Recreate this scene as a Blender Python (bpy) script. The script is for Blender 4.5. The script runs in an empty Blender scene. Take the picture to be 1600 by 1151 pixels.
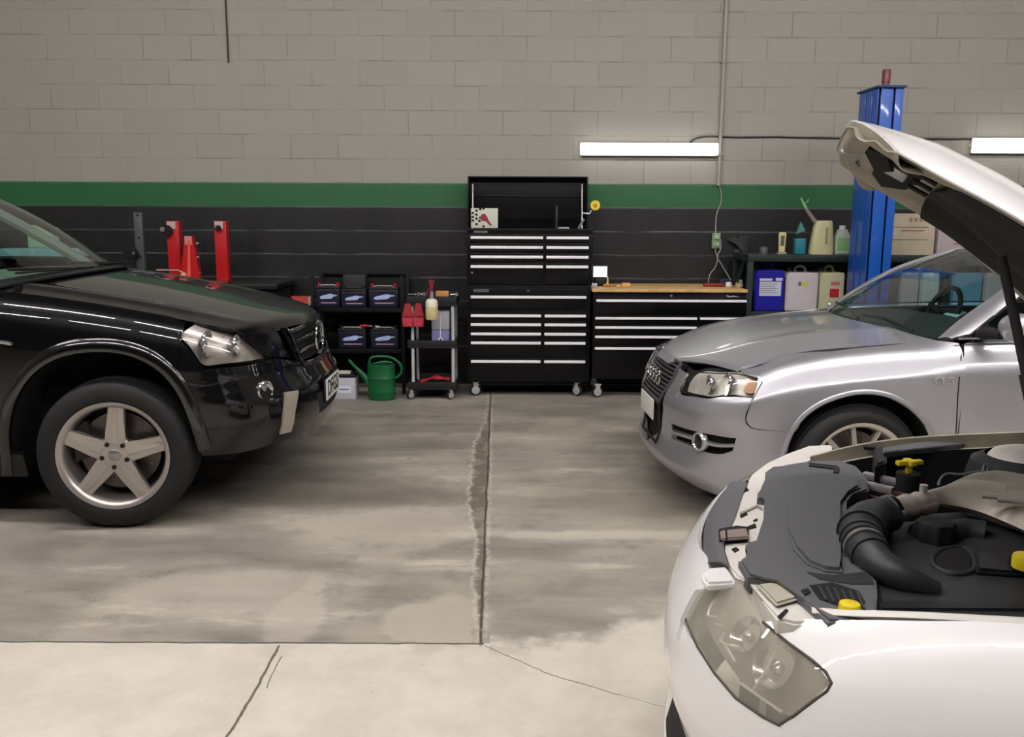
import bpy, bmesh, math, random
import numpy as np
from math import radians, sin, cos, pi, sqrt, atan2
from mathutils import Vector, Matrix, Euler
random.seed(7)
SC = bpy.context.scene
COL = SC.collection
# ------------------------------------------------------------------ camera
CAM_H = 1.577
cd = bpy.data.cameras.new('camera'); cam = bpy.data.objects.new('camera', cd); COL.objects.link(cam)
cd.sensor_fit = 'HORIZONTAL'; cd.sensor_width = 36.0; cd.lens = 36.0*1400/1600; cd.clip_start = .05; cd.clip_end = 200
CM = Matrix.Rotation(radians(80.0), 4, 'X') @ Matrix.Rotation(.0043, 4, 'Z')
cam.matrix_world = Matrix.Translation((0, 0, CAM_H)) @ CM
SC.camera = cam
# ------------------------------------------------------------------ world, exposure
w = bpy.data.worlds.new('world'); SC.world = w; w.use_nodes = True
w.node_tree.nodes['Background'].inputs[0].default_value = (.80, .90, 1.0, 1)
w.node_tree.nodes['Background'].inputs[1].default_value = 0.6
SC.view_settings.view_transform = 'Standard'; SC.view_settings.look = 'None'
SC.view_settings.gamma = 1; SC.view_settings.use_curve_mapping = False
SC.view_settings.exposure = 0.18
CEIL = 4.5
BACK = 7.81           # y of the block wall
CEILING_LAMP = 75.0
# ------------------------------------------------------------------ camera geometry
M3 = np.array([[CM[i][j] for j in range(3)] for i in range(3)])
C0 = np.array([0, 0, CAM_H])
def ray(px, py): return M3 @ np.array([(px-800)/1400.0, -(py-575.5)/1400.0, -1.0])
def atY(px, py, Y):
    r = ray(px, py); return Vector(C0 + r*(Y/r[1]))
def atZ(px, py, h):
    r = ray(px, py); return Vector(C0 + r*((h-CAM_H)/r[2]))
# ------------------------------------------------------------------ materials
MATS = {}
def rgb(h):
    h = h.lstrip('#'); v = [int(h[i:i+2], 16)/255 for i in (0, 2, 4)]
    return tuple((c/12.92 if c <= .04045 else ((c+.055)/1.055)**2.4) for c in v) + (1,)
def mat(name, col, rough=.5, metal=0., coat=0., coat_r=.05, spec=.5, noise=0., nscale=20., bump=0., bscale=60., trans=0., emis=0., alpha=1., flake=0., sheen=0.):
    if name in MATS: return MATS[name]
    m = bpy.data.materials.new(name); m.use_nodes = True; nt = m.node_tree; b = nt.nodes['Principled BSDF']
    c = rgb(col) if isinstance(col, str) else col
    b.inputs['Base Color'].default_value = c; b.inputs['Roughness'].default_value = rough; b.inputs['Metallic'].default_value = metal
    b.inputs['Coat Weight'].default_value = coat; b.inputs['Coat Roughness'].default_value = coat_r
    b.inputs['Specular IOR Level'].default_value = spec; b.inputs['Transmission Weight'].default_value = trans
    if alpha < 1: b.inputs['Alpha'].default_value = alpha
    if emis: b.inputs['Emission Color'].default_value = c; b.inputs['Emission Strength'].default_value = emis
    tc = nt.nodes.new('ShaderNodeTexCoord')
    if noise:
        n = nt.nodes.new('ShaderNodeTexNoise'); n.inputs['Scale'].default_value = nscale; n.inputs['Detail'].default_value = 6
        nt.links.new(tc.outputs['Object'], n.inputs['Vector'])
        r = nt.nodes.new('ShaderNodeMapRange'); r.inputs['To Min'].default_value = 1-noise; r.inputs['To Max'].default_value = 1+noise
        r.inputs['From Min'].default_value = .3; r.inputs['From Max'].default_value = .7
        nt.links.new(n.outputs['Fac'], r.inputs['Value'])
        x = nt.nodes.new('ShaderNodeMix'); x.data_type = 'RGBA'; x.blend_type = 'MULTIPLY'; x.inputs[0].default_value = 1
        x.inputs[6].default_value = c; nt.links.new(r.outputs[0], x.inputs[7]); nt.links.new(x.outputs[2], b.inputs['Base Color'])
        rr = nt.nodes.new('ShaderNodeMapRange'); rr.inputs['To Min'].default_value = max(0, rough-.5*noise); rr.inputs['To Max'].default_value = min(1, rough+.5*noise)
        nt.links.new(n.outputs['Fac'], rr.inputs['Value']); nt.links.new(rr.outputs[0], b.inputs['Roughness'])
    if bump:
        n = nt.nodes.new('ShaderNodeTexNoise'); n.inputs['Scale'].default_value = bscale; n.inputs['Detail'].default_value = 4
        nt.links.new(tc.outputs['Object'], n.inputs['Vector'])
        u = nt.nodes.new('ShaderNodeBump'); u.inputs['Strength'].default_value = bump; u.inputs['Distance'].default_value = .01
        nt.links.new(n.outputs['Fac'], u.inputs['Height']); nt.links.new(u.outputs['Normal'], b.inputs['Normal'])
    MATS[name] = m; return m
def glass_mat(name, tint=(.8, .9, .88, 1), refl=1.0, ior=1.5):
    m = bpy.data.materials.new(name); m.use_nodes = True; nt = m.node_tree; nt.nodes.clear()
    o = nt.nodes.new('ShaderNodeOutputMaterial'); mx = nt.nodes.new('ShaderNodeMixShader')
    t = nt.nodes.new('ShaderNodeBsdfTransparent'); t.inputs[0].default_value = tint
    g = nt.nodes.new('ShaderNodeBsdfGlossy'); g.inputs['Roughness'].default_value = .02; g.inputs[0].default_value = (refl, refl, refl, 1)
    f = nt.nodes.new('ShaderNodeFresnel'); f.inputs[0].default_value = ior
    g2 = nt.nodes.new('ShaderNodeNewGeometry'); q = nt.nodes.new('ShaderNodeMath'); q.operation = 'SUBTRACT'; q.inputs[0].default_value = 1; nt.links.new(g2.outputs['Backfacing'], q.inputs[1])
    q2 = nt.nodes.new('ShaderNodeMath'); q2.operation = 'MULTIPLY'; nt.links.new(f.outputs[0], q2.inputs[0]); nt.links.new(q.outputs[0], q2.inputs[1]); nt.links.new(q2.outputs[0], mx.inputs[0]); nt.links.new(t.outputs[0], mx.inputs[1]); nt.links.new(g.outputs[0], mx.inputs[2])
    nt.links.new(mx.outputs[0], o.inputs[0]); MATS[name] = m; return m
black_gloss = mat('black car paint', '#040406', .35, coat=1., coat_r=.02, spec=.12)
silver_paint = mat('silver car paint', '#b4b4ba', .36, .75, coat=.8, coat_r=.04, noise=.02, nscale=900)
white_paint = mat('white car paint', '#e9e8e8', .35, coat=1., coat_r=.03)
white_bay = mat('white bay paint', '#d4d1ca', .45, coat=.2, noise=.08, nscale=9)
dirty_white = mat('grimy cream paint', '#948e7f', .55, noise=.25, nscale=7)
rubber = mat('tyre rubber', '#101010', .75, bump=.1, bscale=200)
chrome = mat('chrome', '#dddddd', .12, 1.)
alloy = mat('alloy wheel paint', '#b9b3ad', .32, .75)
steel = mat('brushed steel', '#a9a9a8', .35, .9)
dark_plastic = mat('dark plastic', '#0d0d0e', .5)
bay_plastic = mat('engine cover plastic', '#2f3033', .48, bump=.08, bscale=500, noise=.08, nscale=5)
bay_plastic2 = mat('grey radiator cover plastic', '#57585b', .5, bump=.1, bscale=600, noise=.07, nscale=4)
black_matt = mat('matt black', '#080808', .85)
bay_black = mat('bay black', '#0b0b0c', .7)
yellow_plastic = mat('yellow plastic', '#d8c322', .4)
cabinet_black = mat('black tool chest enamel', '#040405', .35, coat=.15, coat_r=.1, spec=.25)
handle_alu = mat('aluminium drawer handle', '#f2f2f4', .4, .1)
red_steel = mat('red enamel', '#b3151c', .4, coat=.3)
green_plastic = mat('green plastic', '#0b5a30', .42, noise=.05)
wood = mat('bench top wood', '#c7a268', .5, noise=.18, nscale=14)
glass = glass_mat('windscreen glass')
lens_glass = glass_mat('headlight lens', (.93, .93, .92, 1))
lens_old = glass_mat('yellowed headlight lens', (.96, .95, .92, 1), .9, 1.45)
def haze(m, amt, col):
    nt = m.node_tree; o = [n for n in nt.nodes if n.type == 'OUTPUT_MATERIAL'][0]; src = o.inputs[0].links[0].from_socket
    d = nt.nodes.new('ShaderNodeBsdfDiffuse'); d.inputs[0].default_value = col; x = nt.nodes.new('ShaderNodeMixShader'); x.inputs[0].default_value = amt
    nt.links.new(src, x.inputs[1]); nt.links.new(d.outputs[0], x.inputs[2]); nt.links.new(x.outputs[0], o.inputs[0])
haze(lens_old, .22, rgb('#cfcbbf'))
reflector = mat('reflector', '#c9c9cc', .2, .9)
lamp_white = mat('lit tube cover', '#fffdf5', .5, emis=4.0)
cardboard = mat('white carton', '#b9b0a0', .8, noise=.06)
# ------------------------------------------------------------------ mesh building
class MB:
    def __init__(s): s.bm = bmesh.new(); s.mi = 0
    def _v(s, pts): return [s.bm.verts.new(p) for p in pts]
    def _f(s, vs):
        try:
            f = s.bm.faces.new(vs); f.material_index = s.mi; return f
        except ValueError: return None
    def box(s, x0, y0, z0, x1, y1, z1, bev=0.):
        n0 = len(s.bm.verts)
        v = s._v([(x0, y0, z0), (x1, y0, z0), (x1, y1, z0), (x0, y1, z0), (x0, y0, z1), (x1, y0, z1), (x1, y1, z1), (x0, y1, z1)])
        fs = [s._f([v[i] for i in q]) for q in ((0, 3, 2, 1), (4, 5, 6, 7), (0, 1, 5, 4), (1, 2, 6, 5), (2, 3, 7, 6), (3, 0, 4, 7))]
        if bev > 0:
            es = list({e for f in fs for e in f.edges})
            r = bmesh.ops.bevel(s.bm, geom=es, offset=bev, segments=2, affect='EDGES', profile=.6)
            for f in r['faces']: f.material_index = s.mi
        return s
    def prism(s, poly, d0, d1, axis='y', bev=0.):
        # polygon in the plane normal to axis, extruded d0..d1
        def P(u, v, d): return {'y': (u, d, v), 'x': (d, u, v), 'z': (u, v, d)}[axis]
        a = s._v([P(u, v, d0) for u, v in poly]); b = s._v([P(u, v, d1) for u, v in poly]); n = len(poly)
        fs = [s._f(a), s._f(b[::-1])] + [s._f([a[i], b[i], b[(i+1) % n], a[(i+1) % n]]) for i in range(n)]
        if bev > 0:
            es = list({e for f in fs[:2] if f for e in f.edges}); bmesh.ops.bevel(s.bm, geom=es, offset=bev, segments=2, affect='EDGES')
        return s
    def tube(s, pts, r, n=10, caps=True, closed=False):
        pts = [Vector(p) for p in pts]; N = len(pts); rr = r if isinstance(r, (list, tuple)) else [r]*N
        T = []
        for i in range(N):
            a = pts[(i-1) % N] if (closed or i > 0) else pts[0]; b = pts[(i+1) % N] if (closed or i < N-1) else pts[-1]
            T.append((b-a).normalized())
        up = Vector((0, 0, 1)) if abs(T[0].z) < .9 else Vector((1, 0, 0)); u = T[0].cross(up).normalized(); rings = []
        for i in range(N):
            u = (u - T[i]*u.dot(T[i])).normalized(); v = T[i].cross(u)
            rings.append(s._v([pts[i] + (u*cos(2*pi*k/n) + v*sin(2*pi*k/n))*rr[i] for k in range(n)]))
        for i in range(N if closed else N-1):
            A, B = rings[i], rings[(i+1) % N]
            for k in range(n): s._f([A[k], A[(k+1) % n], B[(k+1) % n], B[k]])
        if caps and not closed: s._f(rings[0][::-1]); s._f(rings[-1])
        return s
    def cyl(s, a, b, r, n=20, r2=None): return s.tube([a, b], [r, r2 if r2 is not None else r], n)
    def lathe(s, prof, origin=(0, 0, 0), axis='z', n=32, closed=False):
        o = Vector(origin); rings = []
        def P(r, h, t):
            if axis == 'z': return o + Vector((r*cos(t), r*sin(t), h))
            if axis == 'y': return o + Vector((r*cos(t), h, r*sin(t)))
            return o + Vector((h, r*cos(t), r*sin(t)))
        for r, h in prof:
            if r < 1e-6: rings.append(s._v([P(0, h, 0)]))
            else: rings.append(s._v([P(r, h, 2*pi*k/n) for k in range(n)]))
        L = list(zip(rings, rings[1:])) + ([(rings[-1], rings[0])] if closed else [])
        for A, B in L:
            for k in range(n):
                k2 = (k+1) % n
                if len(A) == 1 and len(B) == 1: continue
                if len(A) == 1: s._f([A[0], B[k], B[k2]])
                elif len(B) == 1: s._f([A[k], A[k2], B[0]])
                else: s._f([A[k], A[k2], B[k2], B[k]])
        return s
    def grid(s, G, closed_u=False):
        V = [s._v(row) for row in G]
        for i in range(len(V)-1):
            m = len(V[i])
            for j in range(m if closed_u else m-1): s._f([V[i][j], V[i][(j+1) % m], V[i+1][(j+1) % m], V[i+1][j]])
        return s
    def xf(s, M, start=0):
        s.bm.verts.ensure_lookup_table()
        for v in s.bm.verts[start:]: v.co = M @ v.co
        return s
    def build(s, name, m, parent=None, smooth=True, angle=40, recalc=True, loc=None):
        if recalc: bmesh.ops.recalc_face_normals(s.bm, faces=s.bm.faces)
        me = bpy.data.meshes.new(name); s.bm.to_mesh(me); s.bm.free()
        for x in (m if isinstance(m, (list, tuple)) else [m]): me.materials.append(x)
        if smooth:
            me.shade_smooth()
            try: me.set_sharp_from_angle(angle=radians(angle))
            except Exception: pass
        o = bpy.data.objects.new(name, me); COL.objects.link(o)
        if parent is not None: o.parent = parent
        if loc is not None: o.location = loc
        return o
def tag(o, label=None, cat=None, group=None, kind=None):
    if label: o['label'] = label
    if cat: o['category'] = cat
    if group: o['group'] = group
    if kind: o['kind'] = kind
    return o
def thing(name, label, cat, loc=(0, 0, 0), rot=0., group=None):
    o = bpy.data.objects.new(name, None); COL.objects.link(o); o.location = loc; o.rotation_euler = (0, 0, rot)
    o.empty_display_size = .1
    return tag(o, label, cat, group)
def children(o): return [c for c in bpy.data.objects if c.parent == o]
def dup(root, loc, rot=0., label=None, scale=None):
    def cp(o, par):
        kids = children(o); c = o.copy(); COL.objects.link(c)
        if par is not None: c.parent = par
        for k in kids: cp(k, c)
        return c
    r = cp(root, None); r.location = loc; r.rotation_euler = (0, 0, rot)
    if scale: r.scale = scale
    if label: r['label'] = label
    return r
def text_mesh(name, body, size, m, parent, M, depth=.0008, align='CENTER', bold=0.):
    cu = bpy.data.curves.new(name, 'FONT'); cu.body = body; cu.size = size; cu.extrude = depth; cu.align_x = align; cu.align_y = 'CENTER'; cu.offset = bold
    t = bpy.data.objects.new(name+'_tmp', cu); COL.objects.link(t)
    dg = bpy.context.evaluated_depsgraph_get(); me = bpy.data.meshes.new_from_object(t.evaluated_get(dg)); bpy.data.objects.remove(t)
    me.transform(M); me.materials.clear(); me.materials.append(m); me.name = name
    o = bpy.data.objects.new(name, me); COL.objects.link(o); o.parent = parent; return o
XZ = Matrix.Rotation(radians(90), 4, 'X')     # text plane to face -y
# ------------------------------------------------------------------ shader node helper
class NT:
    def __init__(s, name):
        s.m = bpy.data.materials.new(name); s.m.use_nodes = True; s.nt = s.m.node_tree; s.b = s.nt.nodes['Principled BSDF']; MATS[name] = s.m
    def n(s, t, **k):
        x = s.nt.nodes.new(t)
        for a, v in k.items(): setattr(x, a, v)
        return x
    def l(s, a, b): s.nt.links.new(a, b)
    def math(s, op, a, b=None, c=None, clamp=False):
        x = s.n('ShaderNodeMath', operation=op, use_clamp=clamp)
        for i, v in enumerate((a, b, c)):
            if v is None: continue
            if isinstance(v, (int, float)): x.inputs[i].default_value = v
            else: s.l(v, x.inputs[i])
        return x.outputs[0]
    def mix(s, f, a, b, mode='MIX'):
        x = s.n('ShaderNodeMix', data_type='RGBA', blend_type=mode)
        for i, v in ((0, f), (6, a), (7, b)):
            if isinstance(v, (int, float)): x.inputs[i].default_value = v
            elif isinstance(v, tuple): x.inputs[i].default_value = v
            else: s.l(v, x.inputs[i])
        return x.outputs[2]
    def noise(s, vec, scale, detail=5, rough=.55):
        x = s.n('ShaderNodeTexNoise'); x.inputs['Scale'].default_value = scale; x.inputs['Detail'].default_value = detail; x.inputs['Roughness'].default_value = rough
        s.l(vec, x.inputs['Vector']); return x.outputs['Fac']
    def rng(s, v, a, b, c=0., d=1., smooth=True):
        x = s.n('ShaderNodeMapRange', interpolation_type='SMOOTHSTEP' if smooth else 'LINEAR'); s.l(v, x.inputs[0])
        for i, q in zip((1, 2, 3, 4), (a, b, c, d)): x.inputs[i].default_value = q
        return x.outputs[0]
# ------------------------------------------------------------------ wall material (painted blocks)
def wall_mat():
    N = NT('painted block wall'); g = N.n('ShaderNodeNewGeometry'); sp = N.n('ShaderNodeSeparateXYZ'); N.l(g.outputs['Position'], sp.inputs[0])
    X, Z = sp.outputs[0], sp.outputs[2]; P = g.outputs['Position']
    z5 = N.math('DIVIDE', Z, .2); row = N.math('FLOOR', z5); fz = N.math('SUBTRACT', z5, row)
    odd = N.math('MODULO', N.math('ADD', row, 100), 2)
    xs = N.math('DIVIDE', N.math('ADD', N.math('SUBTRACT', X, .114 - 40), N.math('MULTIPLY', odd, .2)), .4)
    colm = N.math('FLOOR', xs); fx = N.math('SUBTRACT', xs, colm)
    dz = N.math('MULTIPLY', N.math('MINIMUM', fz, N.math('SUBTRACT', 1, fz)), .2)
    dx = N.math('MULTIPLY', N.math('MINIMUM', fx, N.math('SUBTRACT', 1, fx)), .4)
    wob = N.math('MULTIPLY', N.math('SUBTRACT', N.noise(P, 6, 3), .5), .004)
    jz = N.rng(N.math('ADD', dz, wob), .0035, .0075, 1, 0); jx = N.rng(N.math('ADD', dx, wob), .003, .007, 1, 0)
    big = N.noise(P, 1.1, 4); med = N.noise(P, 3.2, 5)
    jvis = N.rng(med, .40, .64, .12, .9)
    cmb = N.n('ShaderNodeCombineXYZ'); N.l(colm, cmb.inputs[0]); N.l(row, cmb.inputs[2])
    wn = N.n('ShaderNodeTexWhiteNoise', noise_dimensions='3D'); N.l(cmb.outputs[0], wn.inputs['Vector'])
    tone = N.math('ADD', N.math('MULTIPLY', wn.outputs['Value'], .05), N.math('ADD', .93, N.math('MULTIPLY', med, .07)))
    cream = N.mix(1.0, rgb('#96938b'), tone, 'MULTIPLY')
    up = N.math('GREATER_THAN', Z, 1.8025)
    green = N.mix(N.rng(med, .3, .7), rgb('#1f5a33'), rgb('#265f39'))
    low = N.mix(N.rng(N.noise(P, 7, 6), .35, .7), rgb('#151516'), rgb('#1c1c1d'))
    c = N.mix(N.math('GREATER_THAN', Z, 1.601), low, green); c = N.mix(up, c, cream)
    # joints: darker grime above, below, light caught on dusty ledges painted as pale lines
    jup = N.math('MULTIPLY', N.math('MAXIMUM', N.math('MULTIPLY', jz, .8), N.math('MULTIPLY', jx, .75)), jvis)
    c = N.mix(N.math('MULTIPLY', jup, N.math('MULTIPLY', up, .5)), c, rgb('#4e4a42'))
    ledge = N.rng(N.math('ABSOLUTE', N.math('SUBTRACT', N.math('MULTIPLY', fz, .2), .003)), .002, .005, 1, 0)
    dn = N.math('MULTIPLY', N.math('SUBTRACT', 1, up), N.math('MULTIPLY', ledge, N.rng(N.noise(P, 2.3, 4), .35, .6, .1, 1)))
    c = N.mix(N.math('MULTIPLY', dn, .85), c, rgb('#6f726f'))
    spot = N.rng(N.noise(P, 26, 1), .76, .80); c = N.mix(N.math('MULTIPLY', spot, .35), c, rgb('#6d6450'))
    N.l(c, N.b.inputs['Base Color'])
    N.l(N.mix(up, (.42, .42, .42, 1), (.62, .62, .62, 1)), N.b.inputs['Roughness'])
    h = N.math('SUBTRACT', N.math('MULTIPLY', N.noise(P, 90, 4), .12), N.math('MULTIPLY', N.math('MAXIMUM', jz, N.math('MULTIPLY', jx, .6)), jvis))
    bp = N.n('ShaderNodeBump'); bp.inputs['Strength'].default_value = .55; bp.inputs['Distance'].default_value = .006
    N.l(h, bp.inputs['Height']); N.l(bp.outputs[0], N.b.inputs['Normal'])
    return N.m
def floor_mat():
    N = NT('worn workshop concrete'); g = N.n('ShaderNodeNewGeometry'); sp = N.n('ShaderNodeSeparateXYZ'); P = g.outputs['Position']
    N.l(P, sp.inputs[0]); X, Y = sp.outputs[0], sp.outputs[1]
    n1 = N.noise(P, 1.3, 6, .6); n2 = N.noise(P, 5, 7, .65); n3 = N.noise(P, 24, 6, .7)
    mp = N.n('ShaderNodeMapping'); mp.inputs['Scale'].default_value = (.6, 2.4, 1); N.l(P, mp.inputs[0]); nst = N.noise(mp.outputs[0], 1.7, 7, .68)
    light = N.mix(N.rng(n2, .3, .7), rgb('#b9b3a6'), rgb('#c8c2b5'))
    light = N.mix(N.rng(n3, .62, .72, 0, .25), light, rgb('#8f8672'))
    dark = N.mix(N.rng(nst, .32, .68), rgb('#746e66'), rgb('#99938a'))
    dark = N.mix(N.rng(n1, .46, .62, 0, .55), dark, rgb('#a29b8c'))
    dark = N.mix(N.rng(nst, .58, .68, 0, .7), dark, rgb('#b5ae9d'))
    dark = N.mix(N.rng(n2, .56, .70, 0, .45), dark, rgb('#645d54'))
    # slab joint parallel to the wall at y = 3.09 (left), ragged wash line on the right
    wob = N.math('MULTIPLY', N.math('SUBTRACT', n2, .5), .5)
    right = N.math('GREATER_THAN', X, -.08)
    edgeR = N.math('ADD', N.math('ADD', 3.03, N.math('MULTIPLY', N.math('MAXIMUM', N.math('ADD', X, -.1), 0), .55)), wob)
    jit = N.math('MULTIPLY', N.math('SUBTRACT', N.noise(P, 9, 5), .5), .02)
    yL = N.math('ADD', 3.085, jit)
    edge = N.math('ADD', N.math('MULTIPLY', right, edgeR), N.math('MULTIPLY', N.math('SUBTRACT', 1, right), yL))
    dY = N.math('SUBTRACT', Y, edge); far = N.rng(dY, -.004, .01)
    farR = N.rng(dY, -.06, .10); fac = N.math('ADD', N.math('MULTIPLY', right, farR), N.math('MULTIPLY', N.math('SUBTRACT', 1, right), far))
    c = N.mix(fac, light, dark)
    # pale scuffed patches
    def blob(cx, cy, rx, ry, amt, col, c, sh=.35):
        a = N.math('DIVIDE', N.math('SUBTRACT', X, cx), rx); b = N.math('DIVIDE', N.math('SUBTRACT', Y, cy), ry)
        d = N.math('SQRT', N.math('ADD', N.math('MULTIPLY', a, a), N.math('MULTIPLY', b, b)))
        d = N.math('ADD', d, N.math('MULTIPLY', N.math('SUBTRACT', n2, .5), 1.6))
        return N.mix(N.math('MULTIPLY', N.rng(d, 1-sh, 1+sh, 1, 0), amt), c, rgb(col))
    c = blob(-.30, 3.26, .20, .24, .7, '#aca596', c, .2)
    c = blob(-.62, 4.35, .55, .30, .5, '#b5aea0', c)
    c = blob(-1.15, 3.55, .50, .22, .5, '#b3ac9f', c)
    c = blob(-.85, 3.30, .10, .35, .5, '#b3ac9f', c, .2)
    c = blob(.75, 4.22, 1.2, .06, .55, '#b6b0a0', c)
    c = blob(-1.2, 4.9, .8, .35, .55, '#625b54', c)
    c = blob(.15, 4.9, .25, .1, .5, '#aaa496', c, .2)
    c = blob(.8, 4.75, .7, .35, .35, '#6b6257', c)
    c = blob(-2.3, 4.0, 1.2, .25, .4, '#6e6463', c)
    # central broken joint running to the wall
    jx = N.math('ADD', N.math('ADD', -.065, N.math('MULTIPLY', Y, -.0155)), N.math('MULTIPLY', N.math('SUBTRACT', N.noise(P, 4, 4), .5), .018))
    ax = N.math('ABSOLUTE', N.math('SUBTRACT', X, jx)); on = N.rng(Y, 3.05, 3.1)
    ragw = N.math('ADD', N.math('MULTIPLY', N.math('SUBTRACT', N.noise(P, 11, 6, .7), .5), .12), .008)
    wid = N.math('ADD', ragw, N.math('ADD', N.math('MULTIPLY', N.rng(Y, 4.1, 4.7, 0, 1), N.rng(Y, 5.6, 6.6, .055, 0)), N.math('MULTIPLY', N.rng(Y, 3.3, 3.6, 0, 1), N.rng(Y, 6.0, 6.8, .022, 0))))
    left = N.math('SUBTRACT', jx, X)
    patch = N.math('MULTIPLY', N.math('MULTIPLY', N.rng(N.math('SUBTRACT', left, wid), -.012, .006, 1, 0), N.math('GREATER_THAN', left, -.01)), N.rng(Y, 6.5, 7.0, 1, 0))
    c = N.mix(N.math('MULTIPLY', N.math('MULTIPLY', patch, on), .85), c, N.mix(N.rng(N.noise(P, 5, 3), .5, .58), rgb('#5f584f'), rgb('#7c7568')))
    rim = N.math('MULTIPLY', N.rng(N.math('ABSOLUTE', N.math('SUBTRACT', N.math('SUBTRACT', left, wid), .012)), .004, .014, 1, 0), N.rng(n3, .4, .55))
    c = N.mix(N.math('MULTIPLY', N.math('MULTIPLY', rim, on), .6), c, rgb('#b9b3a3'))
    rim2 = N.math('MULTIPLY', N.rng(N.math('ABSOLUTE', N.math('ADD', left, .018)), .004, .016, 1, 0), N.rng(n3, .42, .6))
    c = N.mix(N.math('MULTIPLY', N.math('MULTIPLY', rim2, on), .55), c, rgb('#b9b3a3'))
    crack = N.math('MULTIPLY', N.rng(ax, .002, .007, 1, 0), on)
    crack = N.math('MULTIPLY', crack, N.rng(n3, .3, .5, .4, 1))
    # slab joint line on the left
    jl = N.math('MULTIPLY', N.rng(N.math('ABSOLUTE', N.math('SUBTRACT', Y, yL)), .0035, .008, 1, 0), N.math('LESS_THAN', X, -.10))
    def seg(x0, y0, x1, y1, wmm, amp=.03, sc=8):
        L = sqrt((x1-x0)**2+(y1-y0)**2); ux, uy = (x1-x0)/L, (y1-y0)/L
        a = N.math('SUBTRACT', X, x0); b = N.math('SUBTRACT', Y, y0)
        t = N.math('ADD', N.math('MULTIPLY', a, ux), N.math('MULTIPLY', b, uy)); d = N.math('ADD', N.math('MULTIPLY', a, -uy), N.math('MULTIPLY', b, ux))
        d = N.math('ADD', d, N.math('MULTIPLY', N.math('SUBTRACT', N.noise(P, sc, 5), .5), amp))
        inn = N.math('MULTIPLY', N.math('GREATER_THAN', t, 0), N.math('LESS_THAN', t, L))
        return N.math('MULTIPLY', N.rng(N.math('ABSOLUTE', d), wmm*.3, wmm, 1, 0), inn)
    q = [atZ(435, 1008, 0), atZ(398, 1080, 0), atZ(330, 1190, 0)]
    s1 = N.math('MAXIMUM', seg(q[0].x, q[0].y, q[1].x, q[1].y, .007), seg(q[1].x, q[1].y, q[2].x, q[2].y, .007))
    s1 = N.math('MAXIMUM', s1, seg(q[0].x+.03, q[0].y-.08, q[1].x+.03, q[1].y+.02, .003))
    q = [atZ(757, 1008, 0), atZ(850, 1050, 0), atZ(970, 1086, 0), atZ(1060, 1110, 0)]
    s2 = N.math('MAXIMUM', seg(q[0].x, q[0].y, q[1].x, q[1].y, .0035), N.math('MAXIMUM', seg(q[1].x, q[1].y, q[2].x, q[2].y, .0035), seg(q[2].x, q[2].y, q[3].x, q[3].y, .002)))
    allc = N.math('MAXIMUM', N.math('MAXIMUM', crack, jl), N.math('MAXIMUM', s1, s2))
    c = N.mix(N.math('MULTIPLY', allc, .85), c, rgb('#2c2822'))
    pit = N.rng(N.noise(P, 34, 2), .755, .79); c = N.mix(N.math('MULTIPLY', pit, .55), c, rgb('#4a443a'))
    N.l(c, N.b.inputs['Base Color'])
    N.l(N.rng(nst, .3, .7, .42, .62), N.b.inputs['Roughness'])
    bp = N.n('ShaderNodeBump'); bp.inputs['Strength'].default_value = .35; bp.inputs['Distance'].default_value = .008
    N.l(N.math('SUBTRACT', N.math('MULTIPLY', n3, .3), N.math('ADD', allc, N.math('MULTIPLY', N.math('MULTIPLY', patch, on), .3))), bp.inputs['Height']); N.l(bp.outputs[0], N.b.inputs['Normal'])
    return N.m
# ------------------------------------------------------------------ the room
LX, RX, FY = -8.0, 8.0, -5.0
def struct(name, mb, m, **k):
    o = mb.build(name, m, **k); o['kind'] = 'structure'; return o
FLOOR_BACK = .06
def floor_z(y):
    t = min(1, max(0, (y-4.9)/(6.9-4.9))); return FLOOR_BACK*t*t*(3-2*t)
fm = MB()
ys = [FY-6, 0, 3, 4.9] + [4.9 + .2*i for i in range(1, 11)] + [7.4, BACK+.2]
fm.grid([[(x, y, floor_z(y)) for x in (LX-.2, -4, 0, 4, RX+.2)] for y in ys])
fm.grid([[(x, y, -.2) for x in (LX-.2, RX+.2)] for y in (FY-6, BACK+.2)])
struct('floor', fm, floor_mat(), recalc=True)
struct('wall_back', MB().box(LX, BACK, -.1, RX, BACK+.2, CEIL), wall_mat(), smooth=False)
side_mat = mat('side wall paint', '#8f8c80', .7, noise=.05, nscale=3)
struct('wall_left', MB().box(LX-.2, FY, -.1, LX, BACK+.2, CEIL), side_mat, smooth=False)
struct('wall_right', MB().box(RX, FY, -.1, RX+.2, BACK+.2, CEIL), side_mat, smooth=False)
struct('wall_front', MB().box(LX, FY-.2, -.1, RX, FY, CEIL), mat('dark front wall', '#1c1c1b', .8), smooth=False)
struct('ceiling', MB().box(LX-.2, FY-.2, CEIL, RX+.2, BACK+.2, CEIL+.15), mat('ceiling lining', '#3c3b39', .85), smooth=False)
tube_lit = mat('ceiling lamp diffuser', '#fff8f6', .5, emis=CEILING_LAMP)
lamp_body = mat('lamp housing white', '#d8d8d4', .5)
def ceiling_lamp(x, y, first=[None]):
    if first[0]:
        return dup(first[0], (x, y, CEIL))
    t = thing('ceiling_lamp', 'long fluorescent ceiling lamp above the car bays', 'lamp', (x, y, CEIL), 0, 'ceiling lamps above the car bays')
    MB().box(-.74, -.075, -.06, .74, .075, 0, .01).build('housing', lamp_body, t)
    MB().box(-.72, -.055, -.10, .72, .055, -.0602, .01).build('diffuser', tube_lit, t)
    first[0] = t; return t
for yy in (3.7, .5):
    for k in range(7): ceiling_lamp((k-3)*1.75+.3, yy)
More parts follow.
